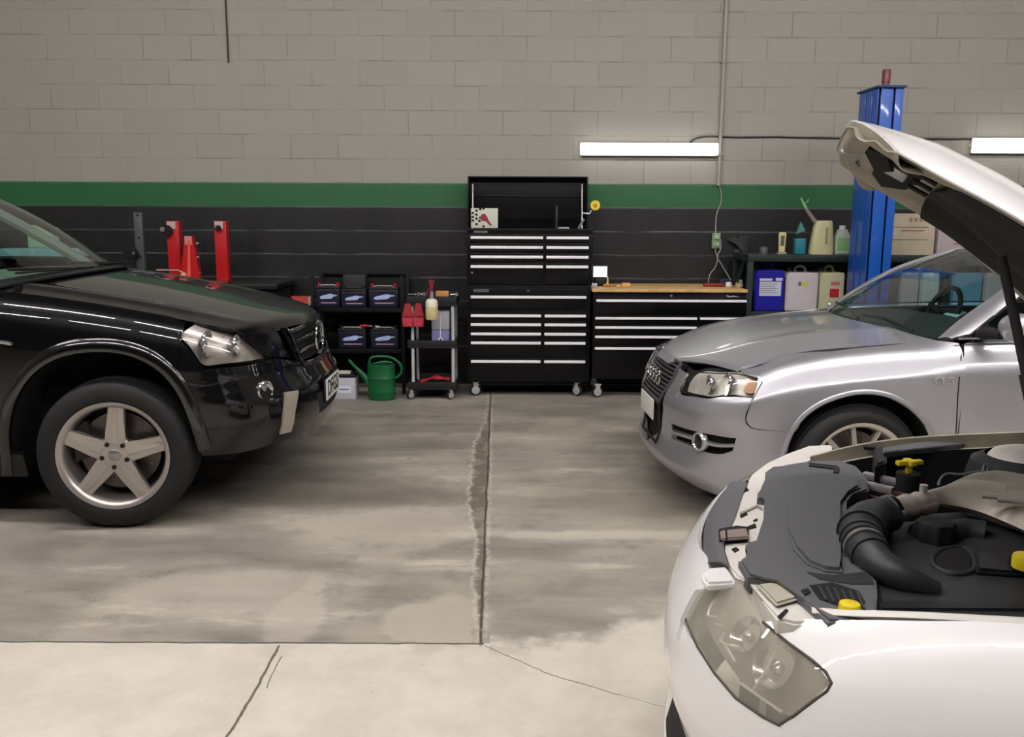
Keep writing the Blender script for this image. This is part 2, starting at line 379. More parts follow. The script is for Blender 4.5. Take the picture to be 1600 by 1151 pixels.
# ------------------------------------------------------------------ curves and car bodies
def catmull(pts, n, closed=False):
    P = np.array(pts, float)
    if len(P) == 2:
        t = np.linspace(0, 1, n)[:, None]; return P[0]*(1-t)+P[1]*t
    d = np.linalg.norm(np.diff(P, axis=0), axis=1); d = np.maximum(d, 1e-6); k = np.concatenate([[0], np.cumsum(np.sqrt(d))])
    m = np.zeros_like(P); h = np.diff(k)[:, None]; sl = np.diff(P, axis=0)/h
    m[1:-1] = (sl[:-1]*h[1:]+sl[1:]*h[:-1])/(h[1:]+h[:-1]); m[0] = 1.5*sl[0]-.5*m[1]; m[-1] = 1.5*sl[-1]-.5*m[-2]
    T = np.linspace(0, k[-1], max(40, 12*len(P))); i = np.clip(np.searchsorted(k, T, 'right')-1, 0, len(P)-2)
    H = h[i]; u = ((T-k[i])[:, None])/H
    Q = (2*u**3-3*u**2+1)*P[i]+(u**3-2*u**2+u)*H*m[i]+(-2*u**3+3*u**2)*P[i+1]+(u**3-u**2)*H*m[i+1]
    s = np.concatenate([[0], np.cumsum(np.linalg.norm(np.diff(Q, axis=0), axis=1))]); t = np.linspace(0, s[-1], n)
    return np.stack([np.interp(t, s, Q[:, j]) for j in range(P.shape[1])], 1)
class Fn:      # smooth monotone interpolation through a table
    def __init__(s, pts):
        x = np.array([p[0] for p in pts], float); y = np.array([p[1] for p in pts], float); h = np.diff(x); d = np.diff(y)/h
        m = np.zeros(len(x)); m[0] = d[0]; m[-1] = d[-1]
        for i in range(1, len(x)-1): m[i] = 0 if d[i-1]*d[i] <= 0 else 2*d[i-1]*d[i]/(d[i-1]+d[i])
        X = np.linspace(x[0], x[-1], 600); i = np.clip(np.searchsorted(x, X, 'right')-1, 0, len(x)-2); u = (X-x[i])/h[i]
        s.X = X; s.Y = (2*u**3-3*u**2+1)*y[i]+(u**3-2*u**2+u)*h[i]*m[i]+(-2*u**3+3*u**2)*y[i+1]+(u**3-u**2)*h[i]*m[i+1]
    def __call__(s, v): return np.interp(v, s.X, s.Y)
class Body:
    def __init__(s, O, psi, d, sg, outline, of, os):
        s.O = np.array(O, float); p = radians(psi); s.R = np.array([d*cos(p), -d*sin(p)]); s.N = np.array([-sin(p), -cos(p)]); s.sg = sg
        s.rot = atan2(s.R[1], s.R[0]); s.of = of; s.os = os
        Q = catmull([(-outline[1][0]*0+outline[1][0], -outline[1][1])]+list(outline), 1600); k = np.argmin(np.abs(Q[:, 1])); Q = Q[k:]; Q[0, 1] = 0
        S = np.concatenate([[0], np.cumsum(np.linalg.norm(np.diff(Q, axis=0), axis=1))]); s.S = np.linspace(0, S[-1], 900)
        s.A = np.interp(s.S, S, Q[:, 0]); s.B = np.interp(s.S, S, Q[:, 1]); ta = np.gradient(s.A, s.S); tb = np.gradient(s.B, s.S)
        l = np.hypot(ta, tb); s.na = -tb/l; s.nb = ta/l; s.na[0] = -1; s.nb[0] = 0
    def off(s, na, a, c): wf = na**2; return wf*s.of(c)+(1-wf)*s.os(c, a)
    def at(s, S, c, out=0.):     # surface point (a, b, c); S < 0 is the far side
        sg = np.sign(S) if S != 0 else 1; S = abs(S); a, b, na, nb = [np.interp(S, s.S, v) for v in (s.A, s.B, s.na, s.nb)]
        o = s.off(na, a, c)-out; return (a-o*na, sg*(b-o*nb), c)
    def s_of_a(s, a): return float(np.interp(a, s.A, s.S))
    def loc(s, w): v = np.array([w[0], w[1]])-s.O; return np.array([v@s.R, v@s.N, w[2]])
    def Bp(s, px, py, b): r = ray(px, py); t = (b-(C0[:2]-s.O)@s.N)/(r[:2]@s.N); return tuple(s.loc(C0+r*t))
    def Ap(s, px, py, a): r = ray(px, py); t = (a-(C0[:2]-s.O)@s.R)/(r[:2]@s.R); return tuple(s.loc(C0+r*t))
    def Cp(s, px, py, c): return tuple(s.loc(C0+ray(px, py)*((c-CAM_H)/ray(px, py)[2])))
    def G(s, P):
        a, b, c = P[:, 0], np.abs(P[:, 1]), P[:, 2]
        d2 = (a[:, None]-s.A)**2+(b[:, None]-s.B)**2; i = d2.argmin(1)
        sd = (a-s.A[i])*s.na[i]+(b-s.B[i])*s.nb[i]; return sd+s.off(s.na[i], s.A[i], c), i
    def hit(s, px, py):
        r = ray(px, py); o = s.loc(C0); q = np.array([r[:2]@s.R, r[:2]@s.N, r[2]]); q /= np.linalg.norm(q)
        T = np.linspace(.3, 9, 700); g, i = s.G(o+q*T[:, None]); k = np.where((g[:-1] > 0) & (g[1:] <= 0))[0]
        if len(k):
            lo, hi = T[k[0]], T[k[0]+1]
            for _ in range(3):
                t = np.linspace(lo, hi, 12); g, i = s.G(o+q*t[:, None]); j = np.where(g <= 0)[0]; j = j[0] if len(j) else 11
                hi = t[j]; lo = t[max(0, j-1)]
            t = hi
        else:
            t = T[g.argmin()]; t = min(np.linspace(t-.02, t+.02, 30), key=lambda z: s.G((o+q*z)[None])[0][0])
        P = o+q*t; i = s.G(P[None])[1][0]; return (s.S[i]*(1 if P[1] >= 0 else -1), P[2])
    def sc(s, pts):              # mixed list: (px, py) pixels seen, ('a', a, c) or ('s', s, c)
        out = []
        for p in pts:
            if p[0] == 'a': out.append((s.s_of_a(p[1]), p[2]))
            elif p[0] == 's': out.append((p[1], p[2]))
            else: out.append(s.hit(p[0], p[1]))
        return out
    def L(s, p): return Vector((p[0], s.sg*p[1], p[2]))
    def root(s, name, label, cat): return thing(name, label, cat, (s.O[0], s.O[1], 0), s.rot)
    def loft(s, curves, nu, nv, out=0.):   # curves on the wall surface -> 3D grid
        K = [catmull(s.sc(c), nu) for c in curves]; G = []
        for a, b in zip(K, K[1:]):
            for j in range(nv):
                t = j/nv; G.append(a*(1-t)+b*t)
        G.append(K[-1]); return [[s.at(q[0], q[1], out) for q in row] for row in G]
    def mirror(s, G): return [[(p[0], -p[1], p[2]) for p in row] for row in G]
    def shell(s, mb, G, th=.006, hint=None, both=False):
        if both:
            s.shell(mb, s.mirror(G), th, None if hint is None else (hint[0], -hint[1], hint[2]))
        V = np.array([[tuple(p) for p in row] for row in G], float); du = np.gradient(V, axis=1); dv = np.gradient(V, axis=0)
        n = np.cross(du, dv); n /= np.maximum(np.linalg.norm(n, axis=2, keepdims=True), 1e-9)
        if hint is None:
            ctr = np.array([1.6, 0, .45]); h = V-ctr; h[..., 0] *= .6
        else: h = np.broadcast_to(np.array(hint, float), V.shape)
        if (n*h).sum() < 0: n = -n
        I = V-n*th
        def put(A): return [mb._v([s.L(p) for p in row]) for row in A]
        a, b = put(V), put(I); r, c = len(a), len(a[0])
        for i in range(r-1):
            for j in range(c-1):
                mb._f([a[i][j], a[i][j+1], a[i+1][j+1], a[i+1][j]]); mb._f([b[i][j], b[i+1][j], b[i+1][j+1], b[i][j+1]])
        for i in range(r-1):
            for j in (0, c-1): mb._f([a[i][j], a[i+1][j], b[i+1][j], b[i][j]])
        for j in range(c-1):
            for i in (0, r-1): mb._f([a[i][j], a[i][j+1], b[i][j+1], b[i][j]])
        return mb
    def panel(s, name, Gs, m, root, th=.008, both=True, label=None, angle=40):
        for far in ((False, True) if both else (False,)):
            mb = MB()
            for G in Gs: s.shell(mb, s.mirror(G) if far else G, th)
            o = mb.build(name, m, root, angle=angle)
            if label: o['label'] = label
    def solo(s, G, th, m, name, root, hint=None): return s.shell(MB(), G, th, hint).build(name, m, root)
def loft3(curves, nu, nv, smooth=True):
    K = [catmull(c, nu) for c in curves]; K = np.array(K)
    if len(K) == 2 or not smooth:
        G = []
        for a, b in zip(K, K[1:]):
            for j in range(nv): G.append(a*(1-j/nv)+b*j/nv)
        G.append(K[-1]); return [[tuple(p) for p in r] for r in G]
    n = nv*(len(K)-1)+1; cols = [catmull(K[:, j], n) for j in range(nu)]
    return [[tuple(cols[j][i]) for j in range(nu)] for i in range(n)]
def tubeL(B, mb, pts, r, n=8, **k): return mb.tube([B.L(p) for p in pts], r, n, **k)
# ------------------------------------------------------------------ wheels
def spoke_poly(r0, w0, r1, w1, ang):
    u = Vector((sin(ang), cos(ang))); v = Vector((cos(ang), -sin(ang)))
    return [tuple(u*r0-v*w0), tuple(u*((r0*2+r1)/3)-v*(w0*.45+w1*.40)), tuple(u*r1-v*w1), tuple(u*r1+v*w1), tuple(u*((r0*2+r1)/3)+v*(w0*.45+w1*.40)), tuple(u*r0+v*w0)]
def wheel(parent, loc, rot, R, W, r, nsp, wsp, ang0, star=False):
    t = bpy.data.objects.new('wheel', None); COL.objects.link(t); t.parent = parent; t.location = loc; t.rotation_euler = rot; h = W/2
    p = [(r*.97, -h+.01), (r+.005, -h), (r+.025, -h-.006), (R-.045, -h-.004), (R-.014, -h+.012), (R-.002, -h+.04), (R, 0), (R-.002, h-.04), (R-.014, h-.012), (R-.045, h+.004), (r+.025, h+.006), (r+.005, h), (r*.97, h-.01)]
    mb = MB().lathe(p, axis='y', n=72)
    for yy in (-.06, -.02, .02, .06): mb.lathe([(R-.003, yy-.004), (R+.0012, yy-.003), (R+.0012, yy+.003), (R-.003, yy+.004)], axis='y', n=72)
    mb.build('tyre', rubber, t, angle=60)
    rim = MB().lathe([(r-.004, h+.001), (r+.006, h+.004), (r+.004, h-.004), (r-.012, h-.006), (r-.022, h-.018), (r-.03, h-.05), (r-.035, -h+.02), (r+.003, -h), (r-.006, -h+.03), (r-.02, h-.03), (r-.018, h-.015)], axis='y', n=72)
    rim.build('rim', alloy, t, angle=50)
    sp = MB()
    for k in range(nsp):
        a = ang0+2*pi*k/nsp
        sp.prism(spoke_poly(.045, wsp*1.5, r-.016, wsp, a), h-.062, h-.022, 'y', .006)
        if star: sp.prism(spoke_poly(.06, wsp*.45, r-.03, wsp*.35, a), h-.03, h-.016, 'y', .004)
    sp.lathe([(0, h-.02), (.05, h-.02), (.088, h-.026), (.095, h-.035), (.09, h-.07), (0, h-.07)], axis='y', n=40)
    sp.build('spokes', alloy, t)
    for k in range(5):
        lug = MB(); a = ang0+2*pi*(k+.5)/5; lug.cyl((.062*sin(a), h-.026, .062*cos(a)), (.062*sin(a), h-.017, .062*cos(a)), .0115, 12); lug.build('lug_hole', black_matt, t)
    MB().lathe([(0, h-.012), (.022, h-.012), (.03, h-.016), (.032, h-.024), (0, h-.024)], axis='y', n=28).build('hub_cap', steel, t)
    MB().lathe([(0, h-.12), (r*.74, h-.12), (r*.74, h-.145), (0, h-.145)], axis='y', n=48).build('brake_disc', mat('brake disc', '#6b6461', .4, .8), t)
    MB().prism([(r*.45, -.02), (r*.8, -.05), (r*.84, .12), (r*.55, .16)], h-.15, h-.085, 'y', .01).build('brake_caliper', mat('caliper', '#3b3836', .6), t)
    MB().lathe([(0, h-.16), (r-.03, h-.16), (r-.03, h-.17), (0, h-.17)], axis='y', n=32).build('wheel_back', black_matt, t)
    return t
def wheel_well(B, mb, arch, depth=.30):      # dark liner behind an arch edge, arch in (a,b,c)
    G = [[(a, b-d, c) for (a, b, c) in arch] for d in (.004, .05, depth)]
    for i in range(2):
        A, Bq = G[i], G[i+1]
        for j in range(len(A)-1): mb._f(mb._v([B.L(A[j]), B.L(A[j+1]), B.L(Bq[j+1]), B.L(Bq[j])]))
def side_body(B, root, name='underbody', a0=.35, a1=4.2, bb=.60, c0=.2, c1=.62):  # solid black box added inside the hollow shell to block light
    MB().box(a0, -bb, c0, a1, bb, c1).build(name, black_matt, root, smooth=False)
# ================================================================== BLACK SUV
U = Body((-1.07, 5.2), 0, -1, 1,
    [(0, 0), (.012, .25), (.05, .46), (.13, .63), (.26, .775), (.42, .86), (.6, .905), (.85, .93), (1.15, .935), (1.6, .93), (2.4, .93), (4.6, .90)],
    Fn([(.2, .14), (.3, .08), (.38, .035), (.5, .0), (.6, .008), (.68, .045), (.75, .075), (.9, .10), (1.0, .15), (1.1, .25)]),
    lambda c, a: Fn_U_os(c - Fn_U_sh(a)))
Fn_U_sh = Fn([(0, .93), (.25, .97), (.5, 1.03), (.8, 1.09), (1.2, 1.15), (1.6, 1.19), (2.2, 1.2), (4.6, 1.2)])
Fn_U_os = Fn([(-1.2, .10), (-.9, .08), (-.72, .03), (-.6, .012), (-.45, .0), (-.25, .003), (-.15, .012), (-.09, .03), (-.045, .062), (-.015, .11), (0, .16), (.02, .24), (.1, .4)])
ur = U.root('suv', 'black glossy SUV parked with its nose facing right, headlight and five-spoke wheel in view', 'car')
# hood
hc = Fn([(.05, .955), (.12, .985), (.25, 1.015), (.45, 1.055), (.8, 1.125), (1.15, 1.185), (1.45, 1.225), (1.7, 1.24)])
hk = Fn([(0, .06), (.3, .055), (.6, .05), (1.2, .055), (1.7, .06)]); hbe = Fn([(0, .46), (.12, .55), (.25, .65), (.4, .72), (.7, .755), (1.2, .77), (1.7, .775)])
def suv_hood(uu, vv):
    af = .085+.20*abs(uu)**2.2; ar = 1.40+.16*abs(uu)**2; a = af+(ar-af)*vv; b = uu*hbe(a)
    c = float(hc(a)-hk(a)*abs(uu)**2.6)
    c += .012*math.exp(-((abs(uu)-.80)/.06)**2)*min(1, vv*3)         # shoulder crease
    c -= .03*max(0, 1-vv/.05)**2
    return (a, b, c)
G = [[suv_hood(x, y) for x in np.linspace(-1, 1, 61)] for y in np.concatenate([[0, .01, .025, .045], np.linspace(.07, 1, 40)])]
U.shell(MB(), G, .02, (0, 0, 1)).build('hood', black_gloss, ur)
hs = MB()
for k, uu in enumerate((-.62, -.55, -.48, -.41)):
    for j in range(2):
        p = suv_hood(uu, .78+.05*j); q = suv_hood(uu+.03, .82+.05*j)
        tubeL(U, hs, [(p[0], p[1], p[2]+.003), (q[0], q[1], q[2]+.003)], .005, 6)
hs.build('hood_vents', dark_plastic, ur)
# fender, door
shut = [(60, 449), (150, 469), (250, 488), (320, 502), (380, 513)]
archU = [(20, 742), (16, 700), (18, 655), (30, 615), (52, 583), (86, 560), (130, 549), (182, 549), (221, 560), (248, 576), (272, 603), (290, 636), (303, 670), (312, 704)]
arch_sc = U.sc(archU)
def edge_top(a0, a1, n, d=-.004): return [('a', a, float(Fn_U_sh(a))+d) for a in np.linspace(a0, a1, n)]
G1 = U.loft([edge_top(1.62, .60, 8)+[(290, 504)], [('s', x, y) for x, y in arch_sc[:11]]], 70, 26)
fb2 = [(290, 504), (278, 527), (291, 540), (304, 556), (318, 574)]
G = U.loft([fb2, [(272, 603), (266, 590), (270, 587), (290, 583), (317, 577.5)]], 20, 14)
U.panel('fender', [G1, G], black_gloss, ur)
# wheel arch flare
def flare(arch):
    rows = []; A = catmull(arch, 60)
    ctr = A.mean(0); ctr[1] = min(A[:, 1])
    for k, (grow, out) in enumerate(((.062, .001), (.056, .010), (.035, .018), (.01, .020), (-.004, .016), (-.012, .002))):
        r = []
        for q in A:
            d = q-ctr; d = d/np.linalg.norm(d); w = q+d*grow; r.append(U.at(w[0], w[1], out))
        rows.append(r)
    U.panel('wheel_arch_flare', [rows], mat('arch flare paint', '#050507', .22, coat=1., coat_r=.03), ur, .006)
flare(arch_sc)
A3 = [U.at(x, y) for x, y in catmull(arch_sc, 40)]
for q in (A3, [(a, -b+.34, c) for a, b, c in A3]): ww = MB(); wheel_well(U, ww, q); bmesh.ops.remove_doubles(ww.bm, verts=ww.bm.verts, dist=1e-4); ww.build('arch_liner', black_matt, ur)
G = U.loft([edge_top(2.75, 1.63, 8), [('a', 2.75, .85), ('a', 1.63, .85)], [('a', 2.75, .36), ('a', 1.63, .36)]], 30, 14); U.panel('door', [G], black_gloss, ur, .01)
G = U.loft([[('a', 3.2, .355), ('a', 1.36, .37)], [('a', 3.2, .24), ('a', 1.36, .25)]], 14, 4, .012); U.panel('sill', [G], dark_plastic, ur, .03)
G = U.loft([[('a', 1.62, .90), ('a', 1.42, .905)], [('a', 1.62, .40), ('a', 1.44, .40)]], 6, 8); U.panel('fender_rear', [G], black_gloss, ur)
tr = MB(); tr.tube([U.L(U.at(*q, .004)) for q in U.sc([(-30, 531), (0, 534), (20, 537)])], .009, 8); tr.build('side_vent_trim', chrome, ur)
# bumper
top = [(262, 588), (290, 583), (317, 578), (354, 574), (400, 568), (428, 560), (446, 562), (470, 563), ('s', .12, .73), ('s', 0, .735)]
mid = [(290, 634), (330, 634), (380, 630), (425, 622), (465, 612), ('s', .22, .55), ('s', 0, .56)]
low = [(312, 704), (350, 702), (390, 697), (443, 680), ('s', .26, .37), ('s', 0, .36)]
und = [(316, 712), (350, 710), (390, 704), (443, 688), ('s', .26, .30), ('s', 0, .29)]
G = U.loft([top, mid, low, und], 60, 12); Gf = [r[::-1][1:] for r in U.mirror(G)]
U.solo([a+b for a, b in zip(G, Gf)], .012, black_gloss, 'front_bumper', ur)
G = U.loft([[(323, 505.5), (354, 510), (382, 527), (405, 544), (422, 558)], [(332, 500), (385, 508), (425, 508), (440, 530), (452, 557)]], 30, 10, -.004); U.panel('nose_panel', [G], black_gloss, ur)
G = U.loft([[(281, 594), (305, 600), (328, 600), (350, 594), (384, 586)], [(283, 597), (305, 603), (328, 603), (350, 597), (386, 589)]], 24, 1, .003); U.panel('bumper_crease', [G], mat('dark trim', '#1b1b1d', .25, coat=.6), ur, .004)
# grille
G = U.loft([[('s', -.42, .945), ('s', 0, .965), ('s', .42, .945)], [('s', -.30, .745), ('s', 0, .735), ('s', .30, .745)]], 40, 14, -.03); U.shell(MB(), G, .01).build('grille_back', black_matt, ur)
gm = MB()
for c0 in (.925, .865, .805):
    hw = .30+(c0-.745)*.5
    G = U.loft([[('s', -hw, c0+.010), ('s', 0, c0+.016), ('s', hw, c0+.010)], [('s', -hw, c0-.010), ('s', 0, c0-.004), ('s', hw, c0-.010)]], 40, 2, .004); U.shell(gm, G, .03)
gm.build('grille_slats', mat('grille slat', '#2a2a2d', .25, .6, coat=.5), ur)
gf = MB(); fr = [('s', s_, c_) for s_, c_ in ((-.43, .95), (-.32, .745), (-.2, .722), (0, .715), (.2, .722), (.32, .745), (.43, .95))]
gf.tube([U.L(U.at(q[0], q[1], .004)) for q in catmull(U.sc(fr), 40)], .011, 8)
gf.build('grille_frame', black_gloss, ur)
gc = MB()
for c0 in (.945, .885, .825):
    hw = .29+(c0-.745)*.5
    gc.tube([U.L(U.at(x, c0-.012+.005*(1-abs(x)/hw), .008)) for x in np.linspace(-hw, hw, 24)], .0035, 6)
gc.tube([U.L(U.at(x, .733+abs(x)*.03, .012)) for x in np.linspace(-.27, .27, 20)], .004, 6)
gc.build('grille_chrome_lines', chrome, ur)
sm = MB(); sc_ = (U.at(0, .845, .03)); cx_, cz_ = sc_[0], sc_[2]
sm.tube([U.L((cx_, .092*cos(t), cz_+.092*sin(t))) for t in np.linspace(0, 2*pi, 41)[:-1]], .0085, 8, closed=True)
for t in (pi/2, pi/2+2*pi/3, pi/2+4*pi/3): sm.tube([U.L((cx_-.006, 0, cz_)), U.L((cx_, .09*cos(t), cz_+.09*sin(t)))], [.012, .004], 8)
sm.build('star_badge', chrome, ur)
# headlight
HL = dict(top=[(278, 527), (300, 511), (323, 506), (354, 511), (382, 528), (405, 545), (421, 558)], bot=[(278, 529), (291, 540), (304, 556), (318, 572), (354, 570), (390, 566), (421, 561)])
G = U.loft([HL['top'], HL['bot']], 40, 14, .002); U.panel('headlight_lens', [G], lens_glass, ur, .004)
G = U.loft([HL['top'], HL['bot']], 40, 14, -.05); U.panel('headlight_reflector', [G], mat('headlight bowl', '#b9b2ae', .3, .55, noise=.18, nscale=22), ur, .004)
def lampbowl(B, mb, px, py, dep, r, sgn=1):
    S_, c_ = B.hit(px, py); p = B.at(S_, c_, -dep); n = (-1, 0, 0)
    mb.lathe([(r, -.0), (r*.92, .012), (r*.6, .035), (r*.3, .045), (0, .047)], B.L((p[0], sgn*p[1], p[2])), 'x', 28)
    mb.lathe([(r*1.12, -.004), (r*1.12, .004), (r, .004), (r, -.004)], B.L((p[0], sgn*p[1], p[2])), 'x', 28, closed=True)
    mb.lathe([(0, .0), (r*.25, .006), (r*.3, .02), (r*.1, .04)], B.L((p[0], sgn*p[1], p[2])), 'x', 16)
for sgn in (1, -1):
    hp = MB(); lampbowl(U, hp, 326, 537, .012, .058, sgn); hp.build('headlight_bulb', reflector, ur)
    hp = MB(); lampbowl(U, hp, 372, 540, .02, .048, sgn); hp.build('headlight_bulb', reflector, ur)
# fog light, chrome strip, plate
S_, c_ = U.hit(413, 610); p = U.at(S_, c_, .0)
for sgn in (1, -1):
    o = U.L((p[0]-.006, sgn*p[1], p[2])); fg = MB(); fg.lathe([(.05, .03), (.05, 0), (.043, -.006), (.038, .002), (.026, .010), (.012, .006), (0, .002)], (0, 0, 0), 'x', 30)
    fg.xf(Matrix.Translation(o) @ Vector((1, 0, 0)).rotation_difference(Vector((.80, -sgn*.60, 0))).to_matrix().to_4x4()); fg.build('fog_light', reflector, ur)
G = U.loft([[(443, 612), (463, 609)], [(441, 645), (458, 643)], [(436, 678), (452, 674)]], 6, 6, .012); U.panel('chrome_strip', [G], mat('satin strip', '#b5ad9e', .35, .5), ur, .014)
bs = MB(); G = U.loft([[('s', -.30, .56), ('s', .30, .56)], [('s', -.24, .44), ('s', .24, .44)]], 20, 4, .001); U.shell(bs, G, .01); bs.build('bumper_intake', black_matt, ur)
pl = MB(); pl.box(-.006, -.20, .495, .001, .20, .625, .003); pl.build('plate_holder', black_matt, ur)
pl = MB(); pl.box(-.013, -.18, .50, -.0065, .18, .62, .002); po = pl.build('number_plate', mat('plate white', '#d8d8d2', .45), ur)
text_mesh('plate_lettering', 'DFG5', .125, mat('plate black', '#141414', .5), po, Matrix.Translation((-.0138, 0, .56)) @ Matrix.Rotation(radians(-90), 4, 'Z') @ XZ, bold=.002)
# cowl, wipers, windscreen, roof, pillars, cabin
wb = [(1.60, .775, 1.205), (1.47, .5, 1.235), (1.42, 0, 1.245), (1.47, -.5, 1.235), (1.60, -.775, 1.205)]
wt = [(2.38, .60, 1.70), (2.27, .3, 1.735), (2.24, 0, 1.745), (2.27, -.3, 1.735), (2.38, -.60, 1.70)]
cm_ = [(a-.1, b*.98, c-.015) for a, b, c in wb]
U.shell(MB(), loft3([cm_, [(a+.05, b, c-.01) for a, b, c in wb]], 24, 3), .01, (0, 0, 1)).build('cowl', dark_plastic, ur)
midw = [((p[0]+q[0])/2-.03, (p[1]+q[1])/2, (p[2]+q[2])/2+.03) for p, q in zip(wb, wt)]
U.shell(MB(), loft3([wb, midw, wt], 24, 8), .005, (-1, 0, 1)).build('windscreen', glass, ur)
wp = MB()
for (p, q) in ((( -.1, 0), (.62, .1)), ((-.62, 0), (.0, .09))):
    pts = [(1.40+.06*t, p[0]+(q[0]-p[0])*t, 1.240+.012*t) for t in np.linspace(0, 1, 6)]; tubeL(U, wp, pts, .007, 6)
    pts = [(1.43+.09*t, p[0]+.25+(q[0]-p[0])*t*.8, 1.246+.03*t) for t in np.linspace(-.05, .8, 6)]; tubeL(U, wp, pts, .010, 6)
wp.build('wiper', black_matt, ur)
for sgn in (-1, 1):
    pts = [(1.60, .785, 1.20), (1.80, .755, 1.345), (2.0, .71, 1.475), (2.2, .66, 1.60), (2.40, .615, 1.695), (2.6, .60, 1.74), (3.2, .60, 1.79)]
    mb = MB(); tubeL(U, mb, [(a, sgn*b, c) for a, b, c in pts], [.018, .02, .022, .022, .024, .026, .026], 8); mb.build('pillar', black_gloss, ur)
    mb = MB(); tubeL(U, mb, [(a+.07, sgn*(b-.03), c-.035) for a, b, c in pts[:6]], .035, 8); mb.build('pillar_trim', mat('beige trim', '#8d877a', .8), ur)
rf = loft3([[(q[0], q[1], q[2]+.004) for q in wt], [(2.8, .62, 1.775), (2.75, .3, 1.815), (2.74, 0, 1.825), (2.75, -.3, 1.815), (2.8, -.62, 1.775)], [(4.3, .60, 1.76), (4.3, .3, 1.80), (4.3, 0, 1.81), (4.3, -.3, 1.80), (4.3, -.60, 1.76)]], 24, 8)
U.shell(MB(), rf, .02, (0, 0, 1)).build('roof', black_gloss, ur)
U.shell(MB(), [[(a+.05, b*.97, c-.035) for a, b, c in r] for r in rf], .01, (0, 0, -1)).build('headliner', mat('headliner', '#9b917e', .9), ur)
dm = loft3([[(a+.06, b*.96, c-.03) for a, b, c in wb], [(1.9, .72, 1.20), (1.88, 0, 1.23), (1.9, -.72, 1.20)], [(2.1, .70, 1.15), (2.1, 0, 1.17), (2.1, -.70, 1.15)], [(2.15, .70, .9), (2.15, 0, .9), (2.15, -.70, .9)]], 20, 4)
U.shell(MB(), dm, .01, (0, 0, 1)).build('dashboard', mat('grey green dash', '#6f7261', .8), ur)
for sgn in (1, -1):
    G = [[(a, sgn*b, c) for a, b, c in r] for r in loft3([[(1.66, .79, 1.215), (2.6, .885, 1.225), (4.2, .86, 1.24)], [(1.9, .735, 1.36), (2.6, .80, 1.45), (4.2, .78, 1.45)], [(2.42, .63, 1.69), (2.7, .64, 1.74), (4.2, .63, 1.74)]], 16, 5)]
    U.shell(MB(), G, .005, (0, sgn, 0)).build('side_window', glass, ur)
side_body(U, ur, a0=.42, a1=4.3, bb=.60, c0=.27, c1=.66)
MB().box(.30, -.55, .62, 1.4, .55, .93).build('engine_block', black_matt, ur, smooth=False)
MB().box(1.5, -.86, .30, 4.4, .86, .42).build('cabin_floor', black_matt, ur, smooth=False)
seat = mat('seat leather', '#4f4c45', .6)
for bq in (-.38, .38):
    sm_ = MB().box(2.6, bq-.25, .55, 3.1, bq+.25, .75, .05).box(3.0, bq-.25, .7, 3.15, bq+.25, 1.35, .05).box(3.02, bq-.14, 1.36, 3.12, bq+.14, 1.58, .04); sm_.build('seat', seat, ur)
st = radians(6)
wheel(ur, U.L((.905, .80, .378)), (0, 0, st), .377, .27, .265, 5, .038, radians(-5), True)
wheel(ur, U.L((.905, -.80, .378)), (0, 0, pi+st), .377, .27, .265, 5, .038, 0, True)
wheel(ur, U.L((3.83, .80, .378)), (0, 0, 0), .377, .27, .265, 5, .038, 0, True)
wheel(ur, U.L((3.83, -.80, .378)), (0, 0, pi), .377, .27, .265, 5, .038, 0, True)
# ================================================================== SILVER SEDAN
Ssh = Fn([(0, .76), (.15, .78), (.33, .803), (.44, .84), (.55, .868), (.68, .895), (.9, .922), (1.2, .95), (1.4, .972), (2, .985), (4.6, 1.0)])
Sos = Fn([(-1.2, .11), (-.8, .06), (-.70, .02), (-.62, .004), (-.45, 0), (-.25, .002), (-.16, .004), (-.145, .007), (-.13, .016), (-.10, .036), (-.06, .065), (-.03, .098), (-.012, .135), (0, .20), (.02, .27), (.1, .4)])
S = Body((.78, 5.06), -3, 1, -1,
    [(0, 0), (.008, .2), (.04, .40), (.115, .58), (.24, .72), (.42, .815), (.66, .865), (.95, .885), (1.4, .888), (2.4, .888), (4.5, .86)],
    Fn([(.13, .12), (.17, .06), (.21, .015), (.25, .0), (.29, .012), (.38, .03), (.46, .02), (.54, .012), (.62, .035), (.70, .07), (.76, .095), (.80, .13), (.9, .25)]),
    lambda c, a: Sos(c - Ssh(a)))
sr = S.root('silver_sedan', 'silver sedan with closed bonnet parked nose left in front of the blue lift post', 'car')
Sc = Fn([(.05, .735), (.085, .765), (.13, .787), (.2, .812), (.3, .845), (.47, .897), (.77, .952), (1.09, .978), (1.2, .982), (1.4, .985)])
Sk = Fn([(0, .01), (.2, .035), (.33, .058), (.53, .045), (.9, .052), (1.2, .045), (1.4, .035)]); Sbe = Fn([(0, .30), (.1, .34), (.2, .47), (.33, .605), (.53, .645), (.65, .66), (.9, .68), (1.2, .69), (1.4, .68)])
def s_hood(uu, vv):
    af = .075+.25*max(0, (abs(uu)-.42)/.58)**1.3; ar = 1.13+.185*abs(uu)**2; a = af+(ar-af)*vv; b = uu*float(Sbe(a))
    c = float(Sc(a)-Sk(a)*abs(uu)**2.6)
    c += .010*math.exp(-((abs(uu)-.62)/.10)**2)*min(1, vv*2)*(1-.3*vv)
    c -= .012*max(0, 1-vv/.04)**2
    return (a, b, c)
G = [[s_hood(x, y) for x in np.linspace(-1, 1, 61)] for y in np.concatenate([[0, .01, .025, .045], np.linspace(.07, 1, 40)])]
S.shell(MB(), G, .02, (0, 0, 1)).build('hood', silver_paint, sr)
hlT = [(1063, 610), (1068, 597), (1077, 586), (1092, 581.5), (1118, 583), (1152, 583.5), (1171, 588), (1184, 591.5), (1190, 597)]
hlB = [(1063, 612.5), (1085, 618), (1108, 621), (1121, 619), (1140, 618.6), (1177, 620.5), (1183, 609), (1190, 598)]
